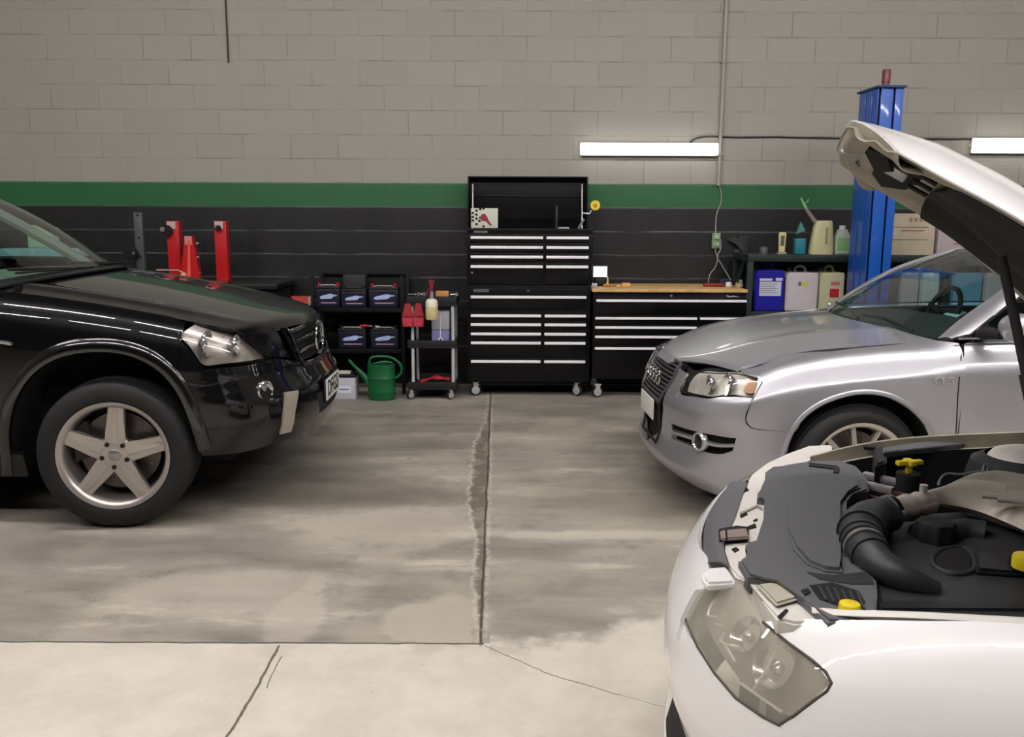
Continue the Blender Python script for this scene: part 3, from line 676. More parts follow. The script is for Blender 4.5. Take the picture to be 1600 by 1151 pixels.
archS = [(1223, 722), (1229, 700), (1240, 674), (1258, 650.5), (1285, 631.5), (1319, 619), (1352, 614.5), (1386, 619), (1416, 633), (1438, 653), (1455, 680), (1464, 705), (1468, 730)]
arch_sc = S.sc(archS)
def s_top(a0, a1, n, d=-.006): return [('a', a, float(Ssh(a))+d) for a in np.linspace(a0, a1, n)]
shutS = [(1156, 575.5), (1190, 563), (1216, 556.5), (1258, 550.5), (1301, 548.5), (1340, 543.5), (1400, 538), (1453, 531), (1498, 536)]
archR = [q for q in arch_sc]
# fender: from bonnet edge down to the arch
# curves run rear -> front
top = shutS[::-1]
low = [('s', q[0], q[1]) for q in archR[::-1][0:13]]
seam = [(1188, 598), (1178, 621), (1170, 636), (1166.5, 656), (1172, 666), (1186, 670), (1221, 672)]
Ga = S.loft([top, [(1500, 600), (1440, 600), (1350, 598), (1270, 612), (1232, 640), (1221, 672)], [(1496, 655), (1440, 655), (1416, 632), (1352, 613.5), (1285, 631), (1258, 650), (1240, 674), (1239, 675)]], 90, 14)
top2 = top[:-1]+[(1158, 576), (1172, 585), (1190, 592)]
lead = [(1190, 597), (1178, 621.5), (1170, 636), (1166.5, 656), (1172, 666), (1186, 670), (1222, 671)]
mid2 = [('a', 1.335, .70)]+[(1470, 610), (1416, 596), (1352, 590), (1290, 600), (1250, 620), (1220, 640)]
# parametrise instead by stations: each column runs from the top edge to the arch or seam
topc = catmull(S.sc([(1157, 578), (1174, 586), (1188, 591)][::-1][::-1]+shutS[1:]), 80) if False else None
tA = [(1191, 594.5), (1172, 586.5), (1155, 578)]
tcv = catmull(S.sc([(1157, 575.8), (1172, 569)] + shutS[1:]), 110)
fr_low = S.sc([(1157, 578.5), (1172, 586.5), (1190.5, 594.5), (1184, 608), (1178.5, 621.5), (1170.5, 636), (1167, 656), (1173, 666.5), (1188, 670.5), (1222, 673), (1239, 676)])
lcv = catmull(fr_low + list(archR[3:10]) + S.sc([(1458, 700), (1464, 728), ('a', 1.333, .30)]), 110)
K = []
for j in range(19):
    t = j/18; K.append(tcv*(1-t)+lcv*t)
Gf = [[S.at(q[0], q[1]) for q in row] for row in K]
S.panel('fender', [Gf], silver_paint, sr)
def s_lip(arch):
    A = catmull(arch, 60); ctr = A.mean(0); ctr[1] = A[:, 1].min(); rows = []
    for grow, out in ((.02, .001), (.012, .006), (.0, .007), (-.006, .0), (-.006, -.03)):
        rows.append([S.at(*(q+(q-ctr)/np.linalg.norm(q-ctr)*grow), out) for q in A])
    S.panel('wheel_arch_lip', [rows], silver_paint, sr, .004)
s_lip(arch_sc)
A3 = [S.at(x, y) for x, y in catmull(arch_sc, 40)]
for q in (A3, [(a, -b+.34, c) for a, b, c in A3]): ww = MB(); wheel_well(S, ww, q); bmesh.ops.remove_doubles(ww.bm, verts=ww.bm.verts, dist=1e-4); ww.build('arch_liner', black_matt, sr)
# bumper in one skin with an opening for the lower intake
bt = [(1239, 678), (1222, 673.5), (1186, 671.5), (1171, 667.5), (1165, 657), (1168.5, 636), (1176.5, 622), (1140, 620), (1121, 620.5), (1108, 622.5), (1085, 619.5), (1062, 613), (1066, 597), (1075, 585), (1066, 579), (1058, 570)]
b1 = [(1236, 684), (1200, 682), (1165, 681), (1151, 684), (1116, 679.5), (1077, 671), (1049, 661), (1040, 655), (1036.5, 640)]
b2 = [(1230, 704), (1200, 706), (1170, 705), (1147, 704), (1132, 708.5), (1119, 709.5), (1100, 705.5), (1077, 696), (1049, 685), (1038, 679), (1033, 672)]
b3 = [(1224, 716), (1195, 722), (1163, 724), (1131, 721), (1100, 715), (1069, 705), (1046, 695), (1032, 688), ('s', .0, .262)]
b4 = [('a', .52, .165), (1163, 738), (1131.6, 734.5), (1100, 729.7), (1069, 721), (1045.6, 710), (1032, 700), ('s', 0, .205)]
b5 = [('a', .52, .13), ('a', .32, .14), ('s', .5, .15), ('s', .3, .15), ('s', 0, .165)]
def trim(seq): return seq
def arcN(c, n): return catmull(S.sc(c), n)
G1 = S.loft([bt, b1], 80, 12)
bumper = [G1]
# side part right of the intake and lower lip
r1 = S.loft([[(1236, 684), (1200, 682), (1165, 681), (1151, 684)], [(1230, 704), (1200, 706), (1170, 705), (1145, 704.5)]], 20, 5); bumper.append(r1)
r2 = S.loft([[(1049, 661), (1040, 655), (1036.5, 640)], [(1049, 685), (1038, 679), (1033, 672)]], 10, 5); bumper.append(r2)
bumper.append(S.loft([b2, b3, b4, b5], 80, 6))
S.panel('front_bumper', bumper, silver_paint, sr, .008)
G = S.loft([[(1152, 683), (1116, 678.5), (1077, 670), (1048, 660)], [(1144, 705), (1132, 709.5), (1119, 710), (1100, 706.5), (1077, 697), (1048, 686)]], 40, 8, -.035); S.panel('lower_intake', [G], black_matt, sr)
iw = S.loft([[(1152, 683), (1116, 678.5), (1077, 670), (1048, 660)], [(1153, 682.5), (1116, 677.5), (1077, 669.5), (1047, 659.5)]], 40, 1)
G = S.loft([[(1149, 694), (1117, 693.5), (1082, 683), (1047, 672)], [(1149, 698), (1117, 697.5), (1082, 687), (1047, 676)]], 30, 2, .002); S.panel('intake_slat', [G], silver_paint, sr, .03)
S_, c_ = S.hit(1094, 690); p = S.at(S_, c_)
for sgn in (1, -1):
    o = S.L((p[0]-.012, sgn*p[1], p[2])); mb = MB(); nd = Vector((-.92, S.sg*sgn*.38, 0)).normalized()
    mb.lathe([(.050, .03), (.050, .002), (.046, -.004), (.040, -.004), (.034, .006)], (0, 0, 0), 'x', 32); mb.xf(Matrix.Translation(o) @ Vector((1, 0, 0)).rotation_difference(-nd).to_matrix().to_4x4()); fo = mb.build('fog_light', mat('satin silver', '#c9c7ca', .25, .8), sr)
    mb = MB(); mb.lathe([(.036, .004), (.02, .0), (0, -.002)], (0, 0, 0), 'x', 28); mb.xf(Matrix.Translation(o) @ Vector((1, 0, 0)).rotation_difference(-nd).to_matrix().to_4x4()); mb.build('fog_glass', mat('fog glass', '#2f3234', .12, .3), fo)
# headlight
G = S.loft([hlT, hlB], 50, 14, .001); S.panel('headlight_lens', [G], lens_glass, sr, .004)
G = S.loft([hlT, hlB], 50, 14, -.045); S.panel('headlight_reflector', [G], mat('headlight bowl warm', '#d8d4cc', .25, .35, noise=.15, nscale=24), sr, .004)
G = S.loft([[(1058, 570), (1075, 580), (1092, 576), (1118, 577), (1152, 580), (1190, 594)], [(1064, 612), (1085, 619), (1121, 620), (1177, 621.5)]], 40, 6, -.055); S.panel('headlight_housing', [G], black_matt, sr)
G = S.loft([[(1168, 596), (1183, 596), (1186, 600)], [(1160, 612), (1172, 616), (1178, 614)]], 10, 5, -.02); S.panel('indicator', [G], mat('amber lens', '#c79a76', .3, coat=.5), sr)
edge = [(1063, 611), (1068, 597), (1077, 586), (1092, 581.5), (1118, 583), (1152, 583.5), (1184, 591.5), (1190, 597), (1183, 609), (1178, 620.5), (1140, 618.6), (1121, 619), (1108, 621), (1085, 618)]
eh = S.sc(edge)
for sgn in (1, -1):
    mb = MB(); mb.tube([S.L((q[0], sgn*q[1], q[2])) for q in [S.at(x, y, .001) for x, y in eh]], .0028, 6, closed=True); mb.build('headlight_seal', black_matt, sr)
    mb = MB(); lampbowl(S, mb, 1133, 600, .03, .05, sgn); mb.build('headlight_bulb', reflector, sr); mb = MB(); lampbowl(S, mb, 1104, 601, .02, .042, sgn); mb.build('headlight_bulb', reflector, sr)
# grille, rings, plate
gw = Fn([(.30, .19), (.45, .21), (.56, .235), (.68, .30), (.77, .31), (.82, .31)])
def gl(c, out, hw=1.): return [('s', -float(gw(c))*hw, c), ('s', 0, c), ('s', float(gw(c))*hw, c)]
G = S.loft([gl(.762, 0), gl(.70, 0), gl(.56, 0), gl(.45, 0), gl(.30, 0)], 30, 4, -.03); S.shell(MB(), G, .01).build('grille_back', black_matt, sr)
gm = MB()
for i in range(9):
    c0 = .745-.0215*i; G = S.loft([gl(c0+.004, 0, .94), gl(c0-.004, 0, .94)], 24, 1, -.004); S.shell(gm, G, .02)
gm.build('grille_slats', mat('grille chrome slat', '#8c8b8e', .3, .8), sr)
def ringpts(c0, c1): 
    R_ = [(-float(gw(c)), c) for c in np.linspace(c1, c0, 10)]; return R_ + [(-x, c) for x, c in R_[::-1]]
mb = MB(); mb.tube([S.L(S.at(x, c, .002)) for x, c in ringpts(.545, .765)], .011, 8, closed=True); mb.build('grille_frame', mat('grille frame grey', '#5d5c5f', .3, .6), sr)
mb = MB(); mb.tube([S.L(S.at(x, c, -.002)) for x, c in ringpts(.30, .53)], .012, 8, closed=True); mb.build('lower_grille_frame', dark_plastic, sr)
mb = MB()
for k in range(4):
    y0 = (k-1.5)*.075; c0 = .665; p = S.at(y0, c0, .022)
    mb.tube([S.L((p[0], y0+.047*cos(t), c0+.047*sin(t))) for t in np.linspace(0, 2*pi, 29)[:-1]], .0065, 8, closed=True)
mb.build('ring_badge', chrome, sr)
mb = MB().box(-.002, -.17, .425, .005, .17, .54, .003); po = mb.build('number_plate', mat('plate white', '#d8d8d2'), sr)
po['label'] = 'white number plate'
# windscreen, cowl, pillars, roof, doors, mirror, cabin
wb = [(1.315, .685, .957), (1.20, .40, .972), (1.155, 0, .98), (1.20, -.40, .972), (1.315, -.685, .957)]
wt = [(2.02, .55, 1.325), (1.93, .30, 1.355), (1.90, 0, 1.365), (1.93, -.30, 1.355), (2.02, -.55, 1.325)]
wm = [(1.60, .64, 1.145), (1.50, .36, 1.175), (1.465, 0, 1.185), (1.50, -.36, 1.175), (1.60, -.64, 1.145)]
S.shell(MB(), loft3([wb, wm, wt], 26, 8), .005, (-1, 0, 1)).build('windscreen', glass, sr)
S.shell(MB(), loft3([[(a-.06, b*.99, c-.022) for a, b, c in wb], [(a+.03, b, c-.008) for a, b, c in wb]], 26, 2), .01, (0, 0, 1)).build('cowl', dark_plastic, sr)
mb = MB()
for p0, p1 in (((1.20, .10), (1.36, -.60)), ((1.24, .64), (1.27, -.02))):
    pts = [(p0[0]+(p1[0]-p0[0])*t-.03, p0[1]+(p1[1]-p0[1])*t, .985+.015*sin(pi*t)+(p0[0]+(p1[0]-p0[0])*t-1.2)*.12) for t in np.linspace(0, 1, 8)]; tubeL(S, mb, pts, .008, 6)
mb.build('wiper', black_matt, sr)
for sgn in (1, -1):
    inn = [(1.315, sgn*.69, .957), (1.43, sgn*.67, 1.05), (1.59, sgn*.645, 1.155), (1.70, sgn*.625, 1.226), (2.0, sgn*.56, 1.335), (2.4, sgn*.53, 1.40), (3.0, sgn*.53, 1.41)]
    out = [(1.345, sgn*.765, .966), (1.42, sgn*.79, .99), (1.51, sgn*.78, 1.06), (1.60, sgn*.76, 1.12), (1.85, sgn*.68, 1.25), (2.3, sgn*.62, 1.35), (3.0, sgn*.60, 1.365)]
    mid_ = [((p[0]+q[0])/2, (p[1]+q[1])/2+sgn*.012, (p[2]+q[2])/2+.008) for p, q in zip(inn, out)]
    S.shell(MB(), loft3([inn, mid_, out], 30, 4), .02, (0, sgn, .6)).build('pillar', silver_paint, sr)
    mb = MB(); tubeL(S, mb, [(p[0]+.005, p[1]-sgn*.004, p[2]-.004) for p in out], .009, 6); mb.build('window_seal', black_matt, sr)
    wi = [(1.37, sgn*.79, .97), (2.2, sgn*.80, .985), (3.0, sgn*.80, .99)]
    wo = [(p[0]+.005, p[1]-sgn*.01, p[2]-.005) for p in out]
    S.shell(MB(), loft3([wi, wo], 20, 6), .005, (0, sgn, 0)).build('side_window', glass_mat('tinted side glass', (.72, .75, .76, 1)) if 'tinted side glass' not in MATS else MATS['tinted side glass'], sr)
    mb = MB(); tubeL(S, mb, [(1.36, sgn*.80, .972), (2.2, sgn*.81, .987), (3.0, sgn*.81, .992)], .006, 6); mb.build('window_trim', chrome, sr)
rf = loft3([[(q[0], q[1], q[2]+.003) for q in wt], [(2.5, .54, 1.40), (2.45, .3, 1.43), (2.44, 0, 1.435), (2.45, -.3, 1.43), (2.5, -.54, 1.40)], [(3.1, .53, 1.40), (3.1, .3, 1.425), (3.1, 0, 1.43), (3.1, -.3, 1.425), (3.1, -.53, 1.40)]], 24, 6)
S.shell(MB(), rf, .02, (0, 0, 1)).build('roof', silver_paint, sr)
S.shell(MB(), [[(a+.03, b*.96, c-.03) for a, b, c in r] for r in rf], .01, (0, 0, -1)).build('headliner', mat('grey headliner', '#77746e', .9), sr)
G = S.loft([[('a', 2.5, .965), ('a', 1.5, .965), (1505.5, 537.5)], [('a', 2.5, .77), (1598.8, 567), (1503.5, 570)], [('a', 2.5, .25), ('a', 1.352, .25)]], 40, 10); S.panel('front_door', [G], silver_paint, sr, .01)
G = S.loft([[('a', 3.3, .975), ('a', 2.51, .965)], [('a', 3.3, .25), ('a', 2.51, .25)]], 20, 16); S.panel('rear_door', [G], silver_paint, sr, .01)
G = S.loft([[('a', 3.3, .245), ('a', 1.25, .245)], [('a', 3.3, .15), ('a', 1.25, .15)]], 20, 4, .01); S.panel('sill', [G], silver_paint, sr, .02)
mb = MB()
G = []
for t in np.linspace(0, 1, 13):
    r_ = sin(pi*(.06+.9*t))**.55; G.append([S.L((1.53+.05*(1-cos(u_))*.3+.085*cos(u_)*r_ + .03*t, .845+.20*t, 1.035+.012*t+.070*sin(u_)*r_)) for u_ in np.linspace(0, 2*pi, 25)[:-1]])
mb.grid(G, closed_u=True); mb._f([v for v in list(mb.bm.verts)[:24]]); mb._f(list(mb.bm.verts)[-24:]); mb.build('door_mirror', silver_paint, sr)
mb = MB(); tubeL(S, mb, [(1.47, .76, .985), (1.49, .83, 1.0), (1.51, .90, 1.0)], [.035, .03, .022], 10); mb.build('mirror_arm', black_matt, sr)
bd = text_mesh('engine_badge', 'V6 ', .055, chrome, sr, Matrix.Identity(4)); bpy.data.objects.remove(bd)
for sgn in (1, -1):
    mb = MB(); mb.tube([S.L((q[0], sgn*q[1], q[2])) for q in [S.at(*S.hit(px, py), -.0008) for px, py in ((1502, 538), (1501.5, 560), (1499, 590), (1497, 620), (1494.5, 660), (1490, 730))]], .0035, 6); mb.build('door_seam', black_matt, sr)
S_, c_ = S.hit(1475, 595); p = S.at(S_, c_, .003)
o = text_mesh('engine_badge', 'CFG', .052, chrome, sr, Matrix.Translation(S.L(p)) @ XZ @ Matrix.Identity(4), .002, bold=.001)
dsh = mat('charcoal dash', '#2b2d2e', .7)
U1 = loft3([[(a+.06, b*.97, c-.02) for a, b, c in wb], [(1.55, .66, .955), (1.5, 0, .975), (1.55, -.66, .955)], [(1.84, .66, .93), (1.84, 0, .955), (1.84, -.66, .93)], [(1.88, .66, .6), (1.88, 0, .6), (1.88, -.66, .6)]], 20, 4)
S.shell(MB(), U1, .01, (0, 0, 1)).build('dashboard', dsh, sr)
mb = MB(); c0 = Vector((1.90, -.36, .965)); ax = Vector((.93, 0, -.36)).normalized(); e1 = Vector((0, 1, 0)); e2 = ax.cross(e1)
mb.tube([S.L(c0+e1*.165*cos(t)+e2*.165*sin(t)) for t in np.linspace(0, 2*pi, 33)[:-1]], .015, 8, closed=True)
for t in (0.2, pi-.2, 1.5*pi): mb.tube([S.L(c0), S.L(c0+e1*.18*cos(t)+e2*.18*sin(t))], [.03, .014], 8)
mb.build('steering_wheel', mat('dark leather', '#151515', .5), sr)
mb = MB(); mb.box(-.01, -.10, -.03, .02, .10, .03, .012); mb.xf(Matrix.Translation(S.L((1.885, 0, 1.30)))); mm_ = mb.build('rear_view_mirror', dark_plastic, sr)
mb = MB().box(-.013, -.092, -.024, -.011, .092, .024); mb.xf(Matrix.Translation(S.L((1.885, 0, 1.30)))); mb.build('mirror_glass', mat('mirror back', '#6d7775', .2, .6), mm_)
mb = MB(); tubeL(S, mb, [(1.875, 0, 1.315), (1.85, 0, 1.338)], .01, 6); mb.build('mirror_stalk', dark_plastic, sr)
mb = MB(); q = [S.Cp(x, y, .975) for x, y in ((1474, 490), (1494, 482.5), (1511, 488), (1491, 497))]
for p in (S.hit,): pass
mb.prism([(a, S.sg*b) for a, b, c in q], .968, .975, 'z'); mb.build('paper_slip', mat('pale blue paper', '#b9d0d6', .7), sr)
for bq in (-.36, .36):
    MB().box(2.35, bq-.24, .45, 2.85, bq+.24, .60, .05).box(2.8, bq-.24, .55, 2.95, bq+.24, 1.12, .05).box(2.82, bq-.12, 1.13, 2.92, bq+.12, 1.30, .04).build('seat', mat('grey seat', '#4d4d4b', .8), sr)
side_body(S, sr, a0=.35, a1=3.3, bb=.58, c0=.18, c1=.55)
MB().box(.22, -.50, .5, 1.15, .50, .72).build('engine_block', black_matt, sr, smooth=False)
MB().box(1.35, -.82, .2, 3.3, .82, .34).build('cabin_floor', black_matt, sr, smooth=False)
for a_, b_ in ((.875, .765), (.875, -.765)):
    wheel(sr, S.L((a_, b_, .328)), (0, 0, pi if b_ > 0 else 0), .326, .225, .238, 10, .012, .15)
for a_, b_ in ((3.52, .765), (3.52, -.765)):
    wheel(sr, S.L((a_, b_, .328)), (0, 0, pi if b_ > 0 else 0), .326, .225, .238, 10, .012, .15)
# ================================================================== WHITE SEDAN, BONNET UP
WR = np.array([cos(radians(18)), -sin(radians(18))])
Wsh = Fn([(0, .76), (.2, .785), (.35, .81), (.55, .85), (.75, .878), (1.0, .905), (1.3, .935), (4.6, .98)])
Wos = Fn([(-1.2, .10), (-.8, .06), (-.68, .02), (-.58, .004), (-.42, 0), (-.28, .008), (-.2, .024), (-.12, .05), (-.07, .078), (-.03, .11), (-.012, .135), (0, .16), (.02, .23), (.1, .4)])
W = Body(tuple(np.array([.7345, 2.25])-.33*WR), 18, 1, -1,
    [(0, 0), (.012, .2), (.045, .38), (.11, .54), (.21, .665), (.35, .76), (.54, .82), (.8, .855), (1.2, .875), (4.5, .86)],
    Fn([(.13, .12), (.2, .06), (.26, .032), (.32, .045), (.40, .058), (.46, .036), (.52, .024), (.60, .028), (.66, .046), (.72, .078), (.77, .12), (.80, .16), (.9, .3)]),
    lambda c, a: Wos(c - Wsh(a)))
wr = W.root('white_sedan', 'white sedan with its bonnet propped up and engine bay open', 'car')
# bumper skin
bt = [(1217, 1133), (1190, 1120), (1150, 1092), (1115, 1052), (1090, 1012), (1067, 962), (1085, 934), (1103, 911), ('s', .335, .765), ('s', .2, .752), ('s', 0, .748)]
b1 = [('a', .48, .52), ('s', .75, .52), ('s', .5, .52), ('s', .25, .52), ('s', 0, .52)]
b2 = [('a', .48, .44), ('s', .75, .44), ('s', .5, .44), ('s', .25, .44), ('s', 0, .44)]
b3 = [('a', .48, .30), ('s', .75, .27), ('s', .5, .26), ('s', .25, .26), ('s', 0, .26)]
b4 = [('a', .48, .18), ('s', .75, .16), ('s', .5, .15), ('s', .25, .15), ('s', 0, .15)]
G = W.loft([bt, b1, b2, b3, b4], 70, 12)
full = [a+b for a, b in zip(G, [r[::-1][1:] for r in W.mirror(G)])]
W.solo(full, .01, white_paint, 'front_bumper', wr)
G = W.loft([[('s', .27, .405), ('s', .66, .405)], [('s', .25, .30), ('s', .64, .30)]], 30, 8, .002); W.panel('bumper_intake', [G], black_matt, wr, .006)
# near and far wings
rear = 1.45
F1 = W.loft([[(1194, 972), (1240, 967), (1320, 968), (1400, 969), (1500, 970), (1600, 972), ('a', rear, .94)],
             [(1194.5, 974), (1232, 1004.5), (1272, 1033.5), (1300.5, 1066.5), (1430, 1075), (1600, 1090), ('a', rear, .74)]], 90, 20)
F2 = W.loft([[(1300.5, 1066.5), (1430, 1075), (1600, 1090), ('a', rear, .74)], [(1219, 1134), ('a', .48, .45), ('a', .9, .72), ('a', rear, .45)]], 60, 16)
W.panel('fender', [F1], white_paint, wr)
W.panel('fender_side', [F2], white_paint, wr)
# folded gutter on top of each wing, along the bay opening
def gut(a): return float(Wsh(a))
for sgn in (1, -1):
    rows = []
    for (dc, ex) in ((.000, 0), (.006, .010), (.004, .020), (-.036, .028), (-.038, .07), (-.05, .085)):
        r = []
        for a in np.linspace(.30, 1.45, 40):
            p = W.at(W.s_of_a(a), gut(a)-.004); r.append((p[0], sgn*(p[1]-ex), p[2]+dc))
        rows.append(r)
    W.shell(MB(), rows, .004, (0, 0, 1)).build('wing_gutter', white_bay if sgn > 0 else dirty_white, wr)
mb = MB()
for a_ in (.52,):
    p = W.at(W.s_of_a(a_), gut(a_)); mb.box(-.02, -.014, -.006, .02, .014, .006, .003); mb.xf(Matrix.Translation(W.L((p[0], -(p[1]-.045), p[2]-.005))))
mb.build('bonnet_stop', black_matt, wr)
# headlight
hT = [(1068, 959), (1086, 934), (1105, 912), (1149, 909), (1165, 928), (1191, 972), (1230, 1004), (1270, 1033), (1291, 1051), (1299, 1065)]
hB = [(1068.5, 962), (1090, 1011), (1115, 1051), (1150, 1091), (1190, 1119), (1217, 1132), (1240, 1117), (1265, 1097), (1290, 1079), (1299, 1068)]
G = W.loft([hT, hB], 60, 18, -.001); W.panel('headlight_lens', [G], lens_old, wr, .004)
bowl = mat('aged headlight bowl', '#bdb9b0', .35, .25, noise=.15, nscale=9)
G = W.loft([hT, hB], 60, 18, -.045); W.panel('headlight_housing', [G], bowl, wr, .004)
for sgn in (1, -1):
    for px, py, r, dep in ((1196, 1044, .046, .012), (1150, 992, .036, .010)):
        mb = MB(); S_, c_ = W.hit(px, py); p = W.at(S_, c_, -dep-.012); nd = Vector((-.62, W.sg*sgn*.50, .60)).normalized()
        mb.lathe([(r*1.1, .0), (r, .003), (r*.8, .018), (r*.45, .032), (0, .036)], (0, 0, 0), 'x', 32); mb.lathe([(0, -.002), (r*.28, .004), (r*.3, .02), (0, .03)], (0, 0, 0), 'x', 16)
        mb.xf(Matrix.Translation(W.L((p[0], sgn*p[1], p[2]))) @ Vector((1, 0, 0)).rotation_difference(-nd).to_matrix().to_4x4()); mb.build('headlight_reflector', reflector, wr)
    for ln in (((1097, 962), (1099, 950), (1106, 938)), ((1099, 963), (1111, 966)), ((1106, 975), (1121, 980)), ((1124, 990), (1117, 1003), (1130, 1012)), ((1125, 1009), (1147, 1013)), ((1126, 1012), (1140, 1036)), ((1146, 1068), (1180, 1092), (1214, 1116)), ((1170, 1080), (1188, 1050), (1206, 1022))):  # white tubes standing in for bright streak reflections in the bowl
        mb = MB(); mb.tube([W.L((q_[0], sgn*q_[1], q_[2])) for q_ in [W.at(*W.hit(x, y), -.014) for x, y in ln]], .0032, 6); mb.build('reflector_streak', mat('painted lamp streak', '#f2f0ee', .25, .2), wr)
    mb = MB(); e = W.sc(hT[:1]+hT[5:]+hB[::-1][1:6]+hB[1:5][::-1])
    mb.tube([W.L((q[0], sgn*q[1], q[2])) for q in [W.at(x, y, -.001) for x, y in W.sc([(1068, 960), (1090, 1011), (1115, 1051), (1150, 1091), (1190, 1119), (1217, 1133), (1240, 1118), (1265, 1098), (1290, 1079), (1299.5, 1067), (1291, 1050.5), (1270, 1032.5), (1230, 1003.5), (1192, 972)])]], .0035, 6); mb.build('headlight_seal', mat('seal grey', '#46413a', .7), wr)
# things lying in the bay, drawn as outlines on level planes
def bayplate(name, pix, c, th, m, bev=.006, tilt=None, label=None):
    pts = [W.Cp(px, py, c) for px, py in pix]; poly = [(p[0], W.sg*p[1]) for p in pts]
    mb = MB(); mb.prism(poly, c-th, c, 'z', bev); o = mb.build(name, m, wr)
    if label: o['label'] = label
    return o
bayplate('slam_panel', [(1166, 755), (1158, 775), (1150, 803), (1134, 848), (1133, 862), (1141, 884), (1150, 899), (1172, 905), (1192, 936), (1214, 965), (1240, 972), (1300, 972), (1300, 950), (1240, 900), (1215, 850), (1220, 760), (1250, 724), (1300, 705), (1300, 694), (1262, 696), (1230, 709), (1200, 723), (1176, 738)], .785, .05, white_bay)
bayplate('lamp_bracket', [(1182, 911), (1217, 906), (1248, 933), (1213, 943)], .797, .01, mat('beige bracket', '#aaa696', .6))
for pix in ([(1160, 763), (1166, 760), (1170, 765), (1163, 768)], [(1162, 757), (1167, 749), (1170, 751), (1166, 760)], [(1143, 857), (1150, 854), (1155, 858), (1148, 862)], [(1156, 805), (1166, 798), (1168, 803), (1158, 808)], [(1168, 822), (1180, 817), (1182, 823), (1171, 826)], [(1215, 962), (1228, 950), (1232, 953), (1220, 966)], [(1177, 812), (1183, 809), (1184, 812), (1178, 814)]):
    bayplate('panel_hole', pix, .7875, .003, black_matt, 0)
bayplate('panel_rib', [(1157, 803), (1183, 791), (1192, 796), (1191, 793), (1183, 788), (1156, 800)], .789, .004, mat('seam sealer', '#8e8a80', .7), 0)
# radiator cover
RC = [(1196, 748), (1190, 760), (1184, 767), (1183, 776), (1198, 778), (1193, 810), (1186, 845), (1165, 847), (1171, 870), (1154, 873), (1169, 897), (1195, 900), (1218, 905), (1258, 936), (1294, 968), (1330, 969), (1369, 968), (1371, 930), (1370, 903), (1345, 888), (1325, 872), (1319, 862), (1319, 782), (1330, 770), (1358, 764), (1356, 746), (1340, 728), (1310, 718), (1268, 719), (1235, 724), (1222, 729), (1206, 728), (1196, 735)]
bayplate('radiator_cover', RC, .806, .045, bay_plastic2, .006)
bayplate('raised_cover_panel', [(1236, 739), (1231, 786), (1231, 822), (1240, 852), (1261, 875), (1290, 886), (1318, 888), (1308, 868), (1308, 782), (1320, 766), (1345, 757), (1340, 740), (1305, 727), (1262, 726)], .818, .02, bay_plastic2, .008)
bayplate('cover_slot', [(1264, 722), (1308, 727), (1312, 731), (1311, 738), (1302, 737), (1303, 732), (1264, 727)], .8215, .004, black_matt, 0)
bayplate('cover_recess', [(1261, 893), (1300, 898), (1350, 893), (1364, 903), (1365, 912), (1330, 912), (1280, 904)], .8075, .003, mat('shadow plastic', '#222326', .6), 0)
bayplate('cover_grille_frame', [(1265, 914), (1300, 909), (1342, 923), (1352, 940), (1345, 952), (1310, 946), (1280, 935)], .8075, .003, black_matt, 0)
for k in range(6):
    x = 1277+k*12; bayplate('cover_grille_bar', [(x, 913+k*2), (x+4, 914+k*2), (x+16, 936+k*3), (x+12, 936+k*3)], .811, .004, bay_plastic, 0)
bayplate('cover_clip', [(1252, 921), (1262, 918), (1267, 924), (1258, 929)], .809, .004, black_matt, 0)
# grille cover, cap over it, latch
gl_ = [(1138, 757), (1122, 778), (1108, 800), (1102, 823), (1100.5, 851), (1101.5, 884)]; gr_ = [(1168, 755), (1159, 775), (1149, 805), (1136, 835), (1131, 851), (1138, 883)]
A = [W.Cp(x, y, .752) for x, y in gl_]; Bq = [W.Cp(x, y, .79) for x, y in gr_]; md = [((p[0]+q[0])/2, (p[1]+q[1])/2, .781) for p, q in zip(A, Bq)]
fr_ = [(p[0]-.004, p[1], .70) for p in A]
W.shell(MB(), loft3([fr_, A, md, Bq], 30, 5), .006, (0, 0, 1)).build('grille_cover', bay_plastic2, wr)
bayplate('bumper_cap', [(1097, 895), (1106, 886), (1135, 884), (1149, 904), (1148, 908), (1106, 911), (1098, 903)], .783, .02, white_paint, .006)
bayplate('latch_pad', [(1123, 825), (1150, 820), (1170, 822), (1170, 838), (1150, 843), (1124, 842)], .795, .012, black_matt, .003)
bayplate('latch_lever', [(1125, 828), (1166, 824), (1171, 838), (1127, 841)], .803, .008, mat('zinc latch', '#9c8d88', .45, .5), .003)
bayplate('latch_lever_joint', [(1133, 825), (1136, 825), (1137, 842), (1134, 842)], .805, .004, black_matt, 0)
# bay tub: floor, front, firewall, inner wings
mb = MB(); mb.box(.30, -.62, .28, 1.32, .62, .42); mb.build('bay_floor', bay_black, wr, smooth=False)
mb = MB(); mb.box(1.30, -.76, .3, 1.36, .76, .90); mb.build('firewall', bay_black, wr, smooth=False)
for sgn in (1, -1):
    rows = []
    for c_f, ex in ((0, .085), (-.25, .11), (-.5, .13)):
        rows.append([(W.at(W.s_of_a(a), gut(a)-.004)[0], sgn*(W.at(W.s_of_a(a), gut(a)-.004)[1]-ex), gut(a)-.03+c_f) for a in np.linspace(.30, 1.40, 24)])
    W.shell(MB(), rows, .006, (0, -sgn, 0)).build('inner_wing', bay_black, wr)
mb = MB(); mb.box(.24, -.40, .3, .28, .40, .76); mb.build('radiator', bay_black, wr, smooth=False)
